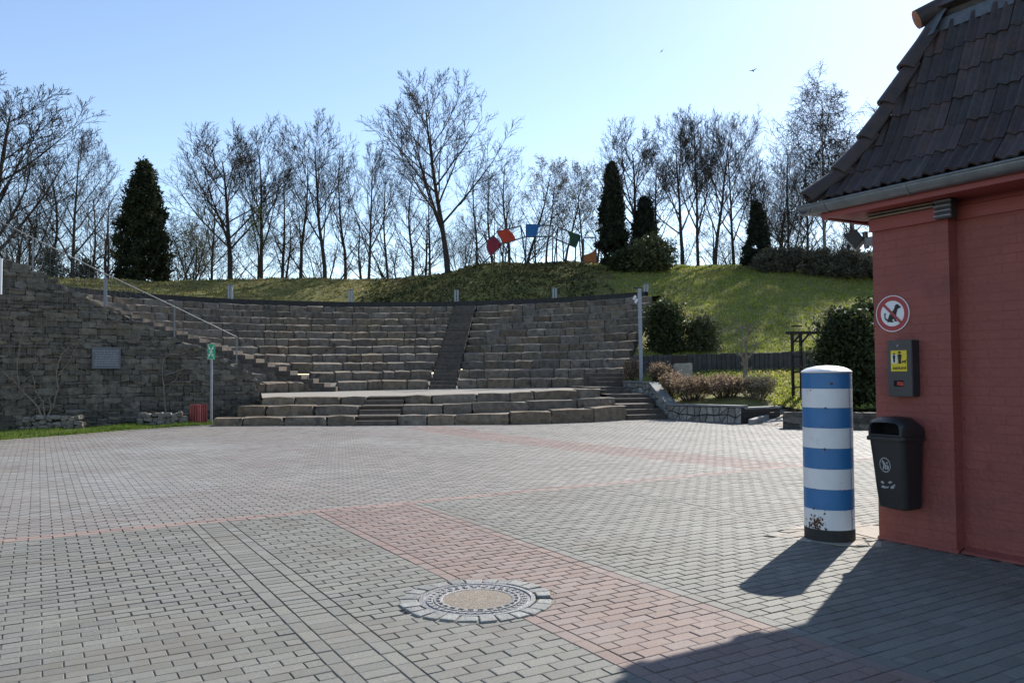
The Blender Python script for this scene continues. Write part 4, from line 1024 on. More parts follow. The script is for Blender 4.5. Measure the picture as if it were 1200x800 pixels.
# hip tiles
hp = lambda s: Vector((prof_at(s)[0], prof_at(s)[0], prof_at(s)[1]))
nh = 5; HL = PL/nh
for k in range(nh):
    a = hp(max(0,k*HL-.03)); b = hp(min(PL, (k+1)*HL+.04)); d = (b-a).normalized(); sx = Vector((1,-1,0)).normalized(); nn = sx.cross(d); nn = nn if nn.z > 0 else -nn
    vs = []; fs = []; nq = 10
    for (p, r_, lift) in ((a,.118,.035),(b,.095,.0),(a,.10,.02),(b,.08,-.012)):
        for q in range(nq+1): t = math.pi*(-.08+1.16*q/nq); vs.append(p+sx*math.cos(t)*r_+nn*(math.sin(t)*r_*.95+lift))
    n = nq+1
    for q in range(nq): fs += [(q,q+1,n+q+1,n+q),(2*n+q,3*n+q,3*n+q+1,2*n+q+1),(q,2*n+q,2*n+q+1,q+1)]
    MB().add(vs, fs).build('hip_tile', M['hiptile'], ro_, smooth=True)
# flashing, upper roof and ridge end
fy, fz = PR[-1]
MB().prism([(fy-.035,fz-.02),(fy+.0,fz+.11),(fy+.25,fz+.14),(fy+.25,fz+.1),(fy+.02,fz+.07)], lambda a,b,t: (t,a,b), fy-.03, 7).build('flashing', M['lead'], ro_, bevel=.004)
MB().add([hp(PL)+Vector((-.12,-.12,-.08)), hp(PL)+Vector((.07,-.12,-.05)), hp(PL)+Vector((.14,-.02,.18)), hp(PL)+Vector((-.03,.03,.18)), hp(PL)+Vector((-.1,.1,.1))], [(0,1,2,3),(0,3,4)]).build('corner_flashing', M['lead'], ro_)
upm = MB(); upm.prism([(fy+.1,fz+.08),(fy+.08,fz+.2),(fy-.02,fz+.22),(fy+.4,fz+.9),(fy+1.2,fz+.9),(fy+1.2,fz+.08)], lambda a,b,t: (t,a,b), fy-.0, 7); upm.build('upper_roof', M['tile'], ro_)
b_ = MB(); a0 = Vector((fy-.12,fy-.06,fz+.16)); a1 = Vector((fy+.95,fy+.95,fz+.8)); vs = []; nq = 12; d = (a1-a0).normalized(); sx = Vector((1,-1,0)).normalized(); nn = sx.cross(d); nn = nn if nn.z > 0 else -nn
vv = []
for (p, r_) in ((a0,.092),(a1,.092)):
    for q in range(nq): t = 2*math.pi*q/nq; vv.append(p+sx*math.cos(t)*r_+nn*math.sin(t)*r_)
ht = MB().add(vv, [(q,(q+1)%nq,nq+(q+1)%nq,nq+q) for q in range(nq)]).build('ridge_tile', M['hiptile'], ro_, smooth=True)
MB().add([p-d*.002 for p in vv[:nq]]+[a0-d*.012], [(q,(q+1)%nq,nq) for q in range(nq)]).build('ridge_cap', M['terra'], ht)
# flood light on the hidden side wall
fl_ = empty('flood_light', (BC.x,BC.y,0), BROT); tag(fl_, 'small flood light under the eaves at the corner of the red building', 'lamp')
hd = MB().prism([(-.09,-.05),(.09,-.05),(.06,.07),(-.06,.07)], lambda a,b,t: (b,t,a), -.1, .1); ho = hd.build('housing', M['dark'], fl_, bevel=.01, loc=(-.27,.12,2.80)); ho.rotation_euler = (0,R(-35),R(30))
MB().box((-.058,0,0), (.012,.18,.165)).build('lens', M['lamp'], ho, bevel=.004)
MB().bar((-.16,.12,2.86), (-.14,.12,2.70), .035, .035).build('arm', M['steel'], fl_); MB().box((-.07,.12,2.76), (.13,.09,.08)).build('junction_box', M['steel'], fl_, bevel=.01)
# ------------------------------------------------------------------ dog sign (flat print on a round plate)
def wl(x, y, z): return Vector((BC.x,BC.y,0)) + Matrix.Rotation(BROT,3,'Z') @ Vector((x,y,z))
sg = empty('prohibition_sign', wl(.197,-.008,2.05), BROT); tag(sg, 'round no dog fouling sign with red ring on the red wall', 'sign')
def disc(r_, y, n=48, r2=None, a0=0, a1=2*math.pi):
    b_ = MB(); vs = []; 
    for k in range(n+1): a = a0+(a1-a0)*k/n; vs += [(r_*math.cos(a), y, r_*math.sin(a)), ((r2 or 0)*math.cos(a), y, (r2 or 0)*math.sin(a))]
    b_.add(vs, [(2*k,2*k+2,2*k+3,2*k+1) for k in range(n)]); return b_
MB().prism([(.165*math.cos(2*math.pi*k/48), .165*math.sin(2*math.pi*k/48)) for k in range(48)], lambda a,b,t: (a,t,b), -.004, .003).build('plate', M['signw'], sg)
disc(.157,-.0055,48,.116).build('red_ring', M['signr'], sg)
def shape(pts, y, name, mat, par, sc=1., ox=0., oz=0., t=.0012): return MB().prism([(ox+a*sc, oz+b*sc) for a, b in pts], lambda a,b,q: (a,q,b), y, y-t).build(name, M[mat], par)
dog = [(-.055,-.075),(.005,-.08),(.012,-.072),(-.004,-.062),(.016,-.045),(.02,-.07),(.042,-.075),(.045,-.068),(.033,-.06),(.034,-.03),(.04,0),(.048,.02),(.05,.035),(.066,.044),(.084,.05),(.083,.062),(.07,.066),(.058,.08),(.04,.082),(.028,.07),(.022,.05),(.012,.03),(-.01,.012),(-.03,-.012),(-.04,-.035),(-.042,-.055)]
shape(dog, -.0055, 'dog', 'signk', sg); shape([(-.042,-.045),(-.055,-.05),(-.068,-.035),(-.07,-.01),(-.062,.005),(-.075,.008),(-.08,-.005),(-.078,-.04),(-.065,-.06),(-.048,-.065)], -.0055, 'tail', 'signk', sg)
MB().bar((-.085,-.0078,.085), (.085,-.0078,-.085), .024, .001, (0,1,0)).build('slash', M['signr'], sg)
# ------------------------------------------------------------------ bag dispenser
ds = empty('bag_dispenser', wl(.315,0,1.555), BROT); tag(ds, 'grey brown dog bag dispenser with yellow sticker on the red wall', 'dispenser')
MB().box((0,-.052,0), (.235,.10,.50)).build('housing', M['disp'], ds, bevel=.006)
MB().box((.118,-.05,0), (.012,.108,.485)).build('side_plate', M['dark'], ds, bevel=.003)
MB().lathe([(.001,.0),(.012,.0),(.012,.008),(.001,.009)], 16).build('lock', M['steel'], ds, loc=(-.012,-.1,.20)).rotation_euler[0] = R(90)
yl = MB().box((-.005,-.1035,.065), (.152,.003,.185)).build('sticker', M['yellow'], ds)
def fig(par, x, z, s, y=-.106, mat='signk'):
    shape([(-.012,0),(.012,0),(.014,.04),(.02,.075),(.012,.085),(-.012,.085),(-.02,.075),(-.014,.04)], y, 'figure', mat, par, s, x, z); shape([(.012*math.cos(k*.6283), .1+.012*math.sin(k*.6283)) for k in range(10)], y, 'figure', mat, par, s, x, z)
shape([(0,0),(.05,0),(.05,.075),(0,.075)], -.1055, 'sticker_field', 'signw', yl, 1, -.073, .045)
fig(yl, -.048, .052, .75); fig(yl, .005, .04, 1.0)
shape([(0,.01),(.006,0),(.012,.012),(.03,.012),(.034,0),(.04,.002),(.038,.02),(.05,.03),(.044,.036),(.03,.026),(.01,.026)], -.106, 'figure', 'signk', yl, 1.0, .022, .04)
x = -.062
while x < .055: wd = rnd.uniform(.007,.013); MB().box((x+wd/2,-.106,.0+rnd.uniform(-.003,.003)), (wd*.8,.001,.022)).build('lettering', M['signk'], yl); x += wd+.004
MB().box((-.012,-.1035,-.135), (.09,.004,.055)).build('slot', M['hole'], ds); MB().box((.006,-.1055,-.137), (.062,.004,.034), Matrix.Rotation(.12,3,'Y')).build('bag_end', M['redtag'], ds, bevel=.001)
# ------------------------------------------------------------------ wall litter bin
lb = empty('wall_litter_bin', wl(.315,0,.33), BROT); tag(lb, 'black plastic litter bin with hooded opening hung on the red wall', 'bin')
def loft(secs, name, mat, par, smooth=True, rr=.05):
    n = 8; b_ = MB(); vs = []; fs = []; tot = 4*n
    for (x0,x1,y0,y1,z) in secs:
        r_ = min(rr, (x1-x0)/3, (y1-y0)/3)
        for cx, cy, a0 in ((x1-r_,y1-r_,0),(x0+r_,y1-r_,90),(x0+r_,y0+r_,180),(x1-r_,y0+r_,270)):
            for k in range(n): a = R(a0+90*k/(n-1)); vs.append((cx+r_*math.cos(a), cy+r_*math.sin(a), z))
    for i in range(len(secs)-1):
        for k in range(tot): fs.append((i*tot+k, i*tot+(k+1)%tot, (i+1)*tot+(k+1)%tot, (i+1)*tot+k))
    fs += [tuple(range(tot))[::-1], tuple(range((len(secs)-1)*tot, len(secs)*tot))]
    return b_.add(vs, fs).build(name, M[mat], par, smooth=smooth)
loft([(-.125,.125,-.245,-.02,0),(-.14,.14,-.262,-.02,.012),(-.15,.15,-.285,-.02,.18),(-.162,.162,-.315,-.02,.45),(-.17,.17,-.335,-.02,.60)], 'body', 'bin', lb)
loft([(-.184,.184,-.352,-.015,.595),(-.188,.188,-.356,-.015,.605),(-.186,.186,-.354,-.015,.63),(-.175,.175,-.343,-.015,.635)], 'rim', 'bin', lb)
hood = MB(); hs_ = []
for k in range(9):
    t = k/8; a = R(90*t); hs_.append((-.172+.0*t, .172, -.335+.20*(1-math.cos(a)), -.02, .63+.165*math.sin(a)))
# hood front keeps an opening: build as arch (sides, top, front frame)
def hoodpts(y): return [(-.172,.0),(-.172,.085),(-.160,.125),(-.13,.148),(0,.158),(.13,.148),(.160,.125),(.172,.085),(.172,.0)]
outer = []; 
for y, s_, dz in ((-.335,.93,-.02),(-.30,1.0,.0),(-.15,1.0,.018),(-.02,.98,-.045)):
    outer.append([(x*s_, y, .63+(z*s_+ (dz if z > .05 else 0))) for x, z in hoodpts(y)])
n = 9; vs = [p for r_ in outer for p in r_]; fs = []
for i in range(3):
    for k in range(n-1): fs.append((i*n+k, i*n+k+1, (i+1)*n+k+1, (i+1)*n+k))
fs.append(tuple(range(3*n, 4*n)))
inner = [(x*.80, -.338, .63+.022+(z-.0)*.66) for x, z in [(a, b) for a, b in hoodpts(0)]]
bI = len(vs); vs += inner
for k in range(n-1): fs.append((k, bI+k, bI+k+1, k+1))
fs.append((0, n-1, bI+n-1, bI))
inb = len(vs); vs += [(x*.95, -.16, z) for x, y, z in inner]
for k in range(n-1): fs.append((bI+k, inb+k, inb+k+1, bI+k+1))
fs.append((bI, bI+n-1, inb+n-1, inb)); 
MB().add(vs, fs).build('hood', M['bin'], lb, smooth=True)
MB().add([(x*.96,-.165,z) for x, y, z in inner], [tuple(range(n))]).build('opening', M['hole'], lb)
def onbin(x, z): return -.268-.067*(z/.6)-.012
def bshape(pts, name, sc=1., ox=0., oz=0., mat='signw'):
    P3 = [(ox+a*sc, -.004+lerp_tab([(0,-.262),(.18,-.285),(.45,-.315),(.6,-.335)], oz+b*sc), oz+b*sc) for a, b in pts]
    return MB().add(P3, [tuple(range(len(P3)))]).build(name, M['logo'], lb)
M['logo'] = pm('faded_white_print', (.42,.42,.43), (.30,.30,.31), 60, .6)
b_ = MB(); vs = []
for k in range(33):
    a = 2*math.pi*k/32
    for r_ in (.062,.054): z = .385+r_*1.05*math.sin(a); vs.append((-.02+r_*.85*math.cos(a), -.004+lerp_tab([(0,-.262),(.18,-.285),(.45,-.315),(.6,-.335)], z), z))
b_.add(vs, [(2*k,2*k+2,2*k+3,2*k+1) for k in range(32)]).build('logo_ring', M['logo'], lb)
bshape([(-.03,.03),(-.02,.045),(-.01,.03),(0,.02),(.012,.0),(.006,-.04),(-.004,-.04),(-.006,-.008),(-.016,-.04),(-.026,-.04),(-.016,.0)], 'logo_figure', 1, -.02, .385)
bshape([(.012,-.04),(.034,-.035),(.032,.0),(.014,.0)], 'logo_figure', 1, -.02, .385); bshape([(.01,.02),(.024,.03),(.03,.015),(.02,.008)], 'logo_figure', 1, -.02, .385)
for q in ([(-.07,.015),(-.05,.03),(-.03,.01),(-.05,.0)], [(.0,.02),(.03,.035),(.045,.025),(.02,.008)], [(-.07,-.03),(-.05,-.01),(-.02,-.022),(.01,-.012),(.0,-.03),(-.04,-.036)], [(.02,-.02),(.05,-.0),(.06,-.025),(.03,-.034)], [(.05,.0),(.066,.012),(.07,-.01)]): bshape(q, 'sticker_remains', 1, -.01, .215)
# ------------------------------------------------------------------ striped bollard
bo = empty('striped_bollard', BOL); tag(bo, 'thick round steel bollard with blue and white stripes', 'bollard')
rb = .219; zs = [.105,.285,.467,.65,.835,1.018,1.20,1.375,1.515]
def ring(z0, z1, name, mat, r_=rb, par=bo): return MB().lathe([(r_-.004,z0),(r_,z0+.002),(r_,z1-.002),(r_-.004,z1)], 64, cap=False).build(name, M[mat], par, smooth=True)
ring(-.02, .105, 'black_foot', 'blackp', rb+.002)
for i in range(8): ring(zs[i], zs[i+1], 'white_stripe' if i % 2 == 0 else 'blue_stripe', 'white' if i % 2 == 0 else 'blue')
cap = MB().lathe([(rb-.002,1.515),(rb+.004,1.518),(rb+.004,1.53),(rb-.008,1.54),(.17,1.562),(.09,1.58),(.001,1.586)], 64, cap=False).build('domed_cap', M['white'], bo, smooth=True)
MB().lathe([(rb+.001,1.512),(rb+.0045,1.513),(rb+.0045,1.517),(rb+.001,1.5175)], 64, cap=False).build('rust_line', M['rust'], cap)
MB().bar((rb*math.cos(R(-52))+.001, rb*math.sin(R(-52)), .1), (rb*math.cos(R(-52))+.001, rb*math.sin(R(-52)), 1.5), .006, .003, (.6,-.8,0)).build('weld_seam', M['blue'], bo)
def rust_patch(ang, z, r_):
    n = 9; vs = []
    for k in range(n): a = 2*math.pi*k/n; q = r_*rnd.uniform(.5,1.2); t = ang+q*math.cos(a)/rb; vs.append(((rb+.0018)*math.cos(t), (rb+.0018)*math.sin(t), z+q*math.sin(a)*1.2))
    MB().add(vs, [tuple(range(n))]).build('rust_spot', M['rust'], bo)
for k in range(90):
    an = R(-90)+rnd.gauss(-.95,.22); z = .108+abs(rnd.gauss(0,.06)); rust_patch(an, z, rnd.uniform(.003,.013))
for an, z, r_ in ((-115,1.20,.012),(-100,1.42,.014),(-150,1.36,.007),(-118,.83,.012),(-122,1.03,.008),(-60,.30,.010),(-75,.46,.009),(-50,.2,.009)): rust_patch(R(an), z, r_)
for k in range(46): rust_patch(R(rnd.uniform(-170,-10)), rnd.choice(zs[1:])+rnd.gauss(0,.006), rnd.uniform(.0015,.004))
for k in range(30): rust_patch(R(rnd.uniform(-170,-10)), rnd.uniform(.12,1.5), rnd.uniform(.001,.003))
# pale flagstones round its foot
fg = empty('flagstone_patch', (BOL.x,BOL.y,0)); tag(fg, 'pale broken flagstones laid round the foot of the striped bollard', 'paving')
cxy = Vector((BOL.x,BOL.y,0)); ring_ = [p.copy() for p in FLAG]
MB().add([Vector((p.x,p.y,-.004))-cxy for p in ring_], [tuple(range(len(ring_)))]).build('bedding', M['sand'], fg)
bm = bmesh.new(); f0 = bm.faces.new([bm.verts.new(Vector((p.x,p.y,0))-cxy) for p in ring_])
for k in range(13):
    a = rnd.uniform(0,math.pi); p0 = Vector((rnd.uniform(-.55,.5), rnd.uniform(-.25,.45), 0))
    fs_ = [f for f in bm.faces if rnd.random() < .62]; ge = set(fs_)
    for f in fs_: ge |= set(f.edges) | set(f.verts)
    bmesh.ops.bisect_plane(bm, geom=list(ge), plane_co=p0, plane_no=(math.cos(a),math.sin(a),0))
polys = [[v.co.copy() for v in f.verts] for f in bm.faces if f.calc_area() > .004]; bm.free()
for pl2 in polys:
    c_ = sum(pl2, Vector())/len(pl2); zt = rnd.uniform(.0,.008); pts = [c_+(p-c_)*(1-.012/max(.03,(p-c_).length)) for p in pl2]
    MB().prism([(p.x,p.y) for p in pts], lambda a,b,t: (a,b,t), -.02, zt).build('flagstone', M['flag'], fg, bevel=.004)
# ================================================================== trees
def frusta(P0, P1, R0, R1, k):
    P0 = np.asarray(P0,float); P1 = np.asarray(P1,float); R0 = np.asarray(R0)[:,None,None]; R1 = np.asarray(R1)[:,None,None]
    d = P1-P0; d /= np.maximum(np.linalg.norm(d,axis=1),1e-9)[:,None]
    ref = np.where(np.abs(d[:,2:3]) > .9, np.array([[1.,0,0]]), np.array([[0,0,1.]])); x = np.cross(d,ref); x /= np.linalg.norm(x,axis=1)[:,None]; y = np.cross(d,x)
    a = np.arange(k)*2*np.pi/k; ring_ = np.cos(a)[None,:,None]*x[:,None,:]+np.sin(a)[None,:,None]*y[:,None,:]
    V_ = np.concatenate([P0[:,None,:]+ring_*R0, P1[:,None,:]+ring_*R1], 1).reshape(-1,3)
    fl = np.array([(i,(i+1)%k,k+(i+1)%k,k+i) for i in range(k)]); F_ = (fl[None]+(np.arange(len(P0))*2*k)[:,None,None]).reshape(-1,4)
    return V_, F_
def grow(seed, H, p):
    """Returns trunk polylines, branch segments and twig tip points of a tree of height H."""
    r_ = random.Random(seed); trunks = []; segs = []; tips = []
    def rv(s): return Vector((r_.gauss(0,s), r_.gauss(0,s), r_.gauss(0,s)))
    def branch(pos, d, L, rad, lev):
        nseg = (9,6,5,4,3)[min(lev,4)]; pts = [pos.copy()]; rads = [rad]; q = pos.copy(); dd = d.normalized(); st = L/nseg
        for i in range(nseg):
            dd = (dd + rv(p['wob'][min(lev,4)]) + Vector((0,0,p['up'][min(lev,4)]))).normalized(); q = q+dd*st; pts.append(q.copy()); rads.append(rad*(1-(i+1)/nseg*(.80 if lev < 4 else .6)))
        if lev == 0: trunks.append((pts, rads))
        else:
            for a, b, ra, rb_ in zip(pts, pts[1:], rads, rads[1:]): segs.append((a, b, ra, rb_, lev))
        if lev >= p['lev']: tips.append(pts[-1]); tips.append(pts[-2]); return
        n = p['n'][lev]; n = max(1, int(n*r_.uniform(.8,1.2))); s0 = p['start'][lev]
        for k in range(n):
            t = s0+(1-s0)*(k+r_.random())/n; t = min(t, .985); f = t*nseg; i = int(f); f -= i; base_ = pts[i].lerp(pts[i+1], f); bd_ = (pts[i+1]-pts[i]).normalized()
            an = R(r_.gauss(p['ang'][lev], 8)); ph = k*2.4+r_.uniform(-.6,.6); s1 = bd_.orthogonal().normalized(); s2 = bd_.cross(s1); cd_ = bd_*math.cos(an)+(s1*math.cos(ph)+s2*math.sin(ph))*math.sin(an)
            ln = L*p['len'][lev]*(1-p['tap'][lev]*t)*r_.uniform(.75,1.15); rr = max(.0032*p.get('tw',1), (rads[i]+(rads[i+1]-rads[i])*f)*p['rr'][lev])
            branch(base_, cd_, ln, rr, lev+1)
    if p.get('stems',1) == 1: branch(Vector((0,0,0)), Vector((r_.gauss(0,.04),r_.gauss(0,.04),1)), H*.93, p['r']*H, 0)
    else:
        for k in range(p['stems']):
            a = k*6.283/p['stems']+r_.uniform(-.4,.4); branch(Vector((.12*math.cos(a),.12*math.sin(a),0)), Vector((math.cos(a)*p['sp'],math.sin(a)*p['sp'],1)), H*r_.uniform(.8,1.0), p['r']*H*r_.uniform(.7,1), 0)
    zt = max(max(q.z for q in t[0]) for t in trunks); zs_ = max([zt]+[s[1].z for s in segs]); k = H/zs_
    return trunks, segs, tips, k
SP = {
 'oak':   dict(lev=4, n=(16,9,7,5), start=(.20,.2,.15,.1), ang=(42,36,34,32), len=(.82,.52,.52,.6), tap=(.72,.5,.4,.2), rr=(.55,.55,.55,.6), wob=(.03,.065,.06,.05,.05), up=(.03,.075,.07,.06,.05), r=.0145),
 'ash':   dict(lev=4, n=(15,9,7,5), start=(.22,.2,.15,.1), ang=(40,35,34,32), len=(.80,.5,.52,.6), tap=(.70,.45,.35,.2), rr=(.55,.55,.55,.6), wob=(.045,.06,.06,.05,.05), up=(.03,.10,.08,.07,.05), r=.0135),
 'multi': dict(lev=3, n=(13,9,8), start=(.2,.15,.1), ang=(36,38,40), len=(.46,.5,.55), tap=(.5,.35,.2), rr=(.5,.55,.6), wob=(.06,.07,.06,.05,.05), up=(.05,.08,.07,.05,.05), r=.0085, stems=5, sp=.30),
 'slim':  dict(lev=4, n=(14,7,5,4), start=(.25,.15,.1,.1), ang=(42,36,34,32), len=(.54,.5,.52,.6), tap=(.65,.35,.3,.2), rr=(.5,.55,.6,.6), wob=(.055,.07,.06,.05,.05), up=(.03,.08,.07,.05,.05), r=.0115),
 'birch': dict(lev=4, n=(18,8,6,4), start=(.22,.2,.2,.1), ang=(36,36,38,45), len=(.46,.5,.5,.9), tap=(.58,.3,.2,.1), rr=(.45,.5,.5,.6), wob=(.05,.07,.10,.10,.08), up=(.02,.06,.03,-.08,-.2), r=.0085),
 'shrubby': dict(lev=3, n=(8,7,6), start=(.12,.12,.1), ang=(34,38,40), len=(.48,.5,.55), tap=(.4,.3,.2), rr=(.55,.6,.6), wob=(.08,.10,.11,.12,.12), up=(.05,.06,.05,.04,.04), r=.0095, stems=6, sp=.5),
}
PROTO = {}
def proto(kind, seed, H=12.0, bark='bark', buds=None, nb=0, bsize=.06, twig='twig', minr=.0072):
    key = (kind, seed, buds)
    if key in PROTO: return PROTO[key]
    tr, sg_, tips, k = grow(seed, H, SP[kind])
    b_ = MB()
    for pts, rads in tr: b_.tube([q*k for q in pts], [max(.012,q) for q in rads], 9)
    tm = b_.mesh('trunk', True); tm.materials.append(M[bark])
    thick = [s for s in sg_ if s[4] <= 2]; thin = [s for s in sg_ if s[4] > 2]; VV = []; FF = []; off = 0
    for grp, kk in ((thick,6),(thin,3)):
        if not grp: continue
        v, f = frusta([tuple(s[0]*k) for s in grp], [tuple(s[1]*k) for s in grp], [max(minr*1.4,s[2]) for s in grp], [max(minr,s[3]) for s in grp], kk); VV.append(v); FF.append(f+off); off += len(v)
    cm = fast_mesh('crown', np.concatenate(VV), np.concatenate(FF)); cm.materials.append(M[twig])
    lm = None
    if buds:
        T = np.array([tuple(q*k) for q in tips]); T = T[T[:,2] > H*.15]; C_ = T[NR.integers(0,len(T),nb)]+NR.normal(0,.10,(nb,3)); v, f = leaf_quads(C_, bsize); lm = fast_mesh('leaves', v, f); lm.materials.append(M[buds])
    PROTO[key] = (tm, cm, lm, H); return PROTO[key]
def tree(px, Y, ytop, pr, label, name='bare_tree', group='bare trees along the crest', wide=1.0, rz=None, zb=None, lean=(0,0), cat='tree'):
    tm, cm, lm, H = pr; q = P(px, 300, Y); zb = hz(q.x, Y, 6.0)-.12 if zb is None else zb; zt = P(px, ytop, Y).z
    e = empty(name, (q.x,Y,zb), rnd.uniform(0,6.28) if rz is None else rz); s = (zt-zb)/H; e.scale = (s*wide,s*wide,s); e.rotation_euler[0] = lean[0]; e.rotation_euler[1] = lean[1]
    tag(e, label, cat, group); obj('trunk', tm, None, e); obj('crown', cm, None, e)
    if lm: obj('leaves', lm, None, e)
    return e
oakA, oakB, oakC = proto('oak', 3), proto('oak', 14), proto('oak', 27)
ashA, ashB, ashC = proto('ash', 5), proto('ash', 21), proto('ash', 33)
mulA, mulB = proto('multi', 8), proto('multi', 19, minr=.0055)
sl = [proto('slim', 40+i, minr=.0055) for i in range(4)]
slb = proto('slim', 51, buds='bud2', nb=2600, bsize=.075, minr=.0055); slg = proto('slim', 52, buds='bud', nb=2200, bsize=.07)
gr_ = proto('multi', 61, buds='bud', nb=5200, bsize=.08); wi_ = proto('birch', 70, buds='will', nb=3000, bsize=.08)
biA, biB = proto('birch', 81, bark='birch'), proto('birch', 92, bark='birch')
shr = proto('shrubby', 95, H=6, minr=.005)
tree(525, 50.2, 84, oakA, 'tallest wide bare tree standing alone at the middle of the crest', 'oak_tree', wide=1.05, rz=1.2)
tree(-12, 44, 78, oakB, 'big spreading bare tree cut off by the left picture edge', 'oak_tree', wide=1.25, rz=.5)
tree(84, 46, 145, oakC, 'bare tree with crooked trunk between left picture edge and dark thuja', wide=.85)
tree(128, 47, 218, sl[0], 'slender pale bare tree just left of the dark thuja')
tree(272, 48.5, 138, ashA, 'bare tree with arching limbs right of the leafing bush behind the thuja', wide=1.25)
tree(306, 48, 140, ashB, 'bare tree rising from the fresh green drooping shrub', wide=.95)
tree(381, 49, 142, ashC, 'many limbed bare tree above the left seating half', wide=1.0)
tree(352, 51, 172, sl[1], 'thin bare tree left of the many limbed tree', wide=1.2)
tree(432, 50, 162, oakC, 'middle sized bare tree just left of the tallest tree', wide=.75, rz=2.2)
tree(225, 49, 236, gr_, 'leafing olive green bush tree right of the dark thuja', 'leafing_tree', wide=1.1)
tree(302, 47.5, 238, wi_, 'fresh yellow green drooping shrub under the bare trees', 'weeping_shrub', wide=.8)
tree(745, 50.5, 128, ashA, 'bare tree leaning left behind the tall dark cypress', wide=1.15, rz=3.9, lean=(0,-.10))
tree(800, 51, 132, ashB, 'bare tree behind the left side of the round evergreen bush', wide=1.0, rz=1.9)
tree(818, 50.5, 118, oakB, 'thick leaning bare tree right of the round evergreen bush', wide=.72, rz=4.1)
tree(838, 51, 122, ashC, 'straight bare tree second right of the round evergreen bush', wide=.85, rz=2.6)
tree(860, 51.5, 148, oakC, 'forked bare tree left of the small dark spruce', wide=.8, rz=5.0)
tree(926, 50, 152, mulA, 'dense broom shaped bare tree right of the small dark spruce', wide=1.15)
tree(968, 52, 86, biA, 'tall birch with drooping twigs beside the red roof', 'birch_tree', wide=1.05, group='birches by the red roof', rz=.4)
tree(1012, 53, 98, biB, 'birch half hidden behind the red roof', 'birch_tree', wide=.95, group='birches by the red roof')
tree(1062, 52, 120, ashA, 'bare tree hidden behind the red building', wide=1.0, rz=.3)
for x, Y, yt, pr, lb in ((455,53,185,sl[2],'thin bare tree just left of the tallest tree trunk'), (486,54,180,sl[3],'thin bare tree close left of the tallest tree'), (505,55,200,sl[0],'thin bare tree behind the left limbs of the tallest tree'), (558,53,178,sl[1],'thin bare tree close right of the tallest tree'), (578,54,188,sl[2],'thin bare tree above the crimson panel'),
        (598,53,172,sl[3],'taller thin bare tree above the orange red panel'), (617,53,182,slb,'budding tree above the left end of the blue panel'), (640,52.5,184,slb,'budding tree above the right end of the blue panel'), (662,53,186,slb,'budding tree above the dark green panel'), (683,53,190,slg,'budding green tree above the ochre panel'), (700,54,196,slb,'budding tree between ochre panel and dark cypress'),
        (20,47,190,mulB,'bushy bare tree beside the big left edge tree'), (55,48,185,sl[3],'thin bare tree left of the crooked trunk tree'), (105,49,205,sl[2],'thin bare tree right of the crooked trunk tree'), (245,52,196,sl[1],'thin bare tree behind the olive green bush tree'), (330,52,192,sl[0],'thin bare tree between the two many limbed trees'), (405,53,180,sl[3],'thin bare tree right of the many limbed tree'),
        (772,54,168,sl[2],'thin bare tree behind the second dark cypress'), (880,54,190,sl[1],'thin bare tree behind the small dark spruce'), (905,53,178,mulB,'bushy bare tree left of the broom shaped tree'), (948,54,165,sl[0],'thin bare tree left of the tall birch'), (992,54,160,sl[3],'thin bare tree between the two birches')):
    tree(x, Y, yt, pr, lb, wide=rnd.uniform(.95,1.25))
# undergrowth saplings behind the crest
LC = {}; LMK = [(-99,'left picture edge'),(84,'crooked trunk tree'),(168,'dark thuja'),(272,'tree with arching limbs'),(381,'many limbed tree'),(525,'tallest tree trunk'),(640,'blue panel'),(718,'tall dark cypress'),(818,'thick leaning tree'),(888,'small dark spruce'),(968,'tall birch')]
for i in range(25):
    x = 8+i*41+rnd.uniform(-9,9); Y = rnd.uniform(55,61)
    lm_ = [q for q in LMK if q[0] < x][-1] if x > 8 else (0,'left picture edge'); LC[lm_[1]] = LC.get(lm_[1],0)+1
    tree(x, Y, rnd.uniform(226,262), rnd.choice((sl[0],sl[1],sl[2],sl[3],mulB,shr)), ('first','second','third','fourth','fifth','sixth','seventh')[LC[lm_[1]]-1]+' thin undergrowth sapling right of the '+lm_[1], 'sapling', 'undergrowth saplings behind the crest', wide=rnd.uniform(1.2,1.7))
# ------------------------------------------------------------------ evergreens
def foliage(n, shape_f, clump, size, mat, parent, name='foliage', elong=1.6, upb=0., inner=.35, spread=2.3):
    """n leaves gathered in small clumps through the volume given by shape_f(k) -> points."""
    m_ = max(1, n//(clump*8)); C0 = np.repeat(shape_f(m_), 8, 0); C0 = C0+NR.normal(0, size*spread, C0.shape)*np.array([1,1,.8]); C_ = np.repeat(C0, clump, 0)+NR.normal(0, size*1.1, (len(C0)*clump,3)); return leaf_mesh_obj(name, C_, size, M[mat], parent, elong, upb)
def cone_shape(H, rprof, inner=.3, lump=.18, seed=0):
    def f(m_):
        z = NR.uniform(.02,1,m_)**.9; a = NR.uniform(0,2*np.pi,m_); rr = np.interp(z, *rprof)
        lp = 1+lump*np.sin(a*5+z*23+seed)*np.sin(a*3-z*31)+NR.normal(0,.05,m_); r_ = rr*lp*np.maximum(inner, NR.uniform(0,1,m_)**.33)
        return np.stack([r_*np.cos(a), r_*np.sin(a), z*H],-1)
    return f
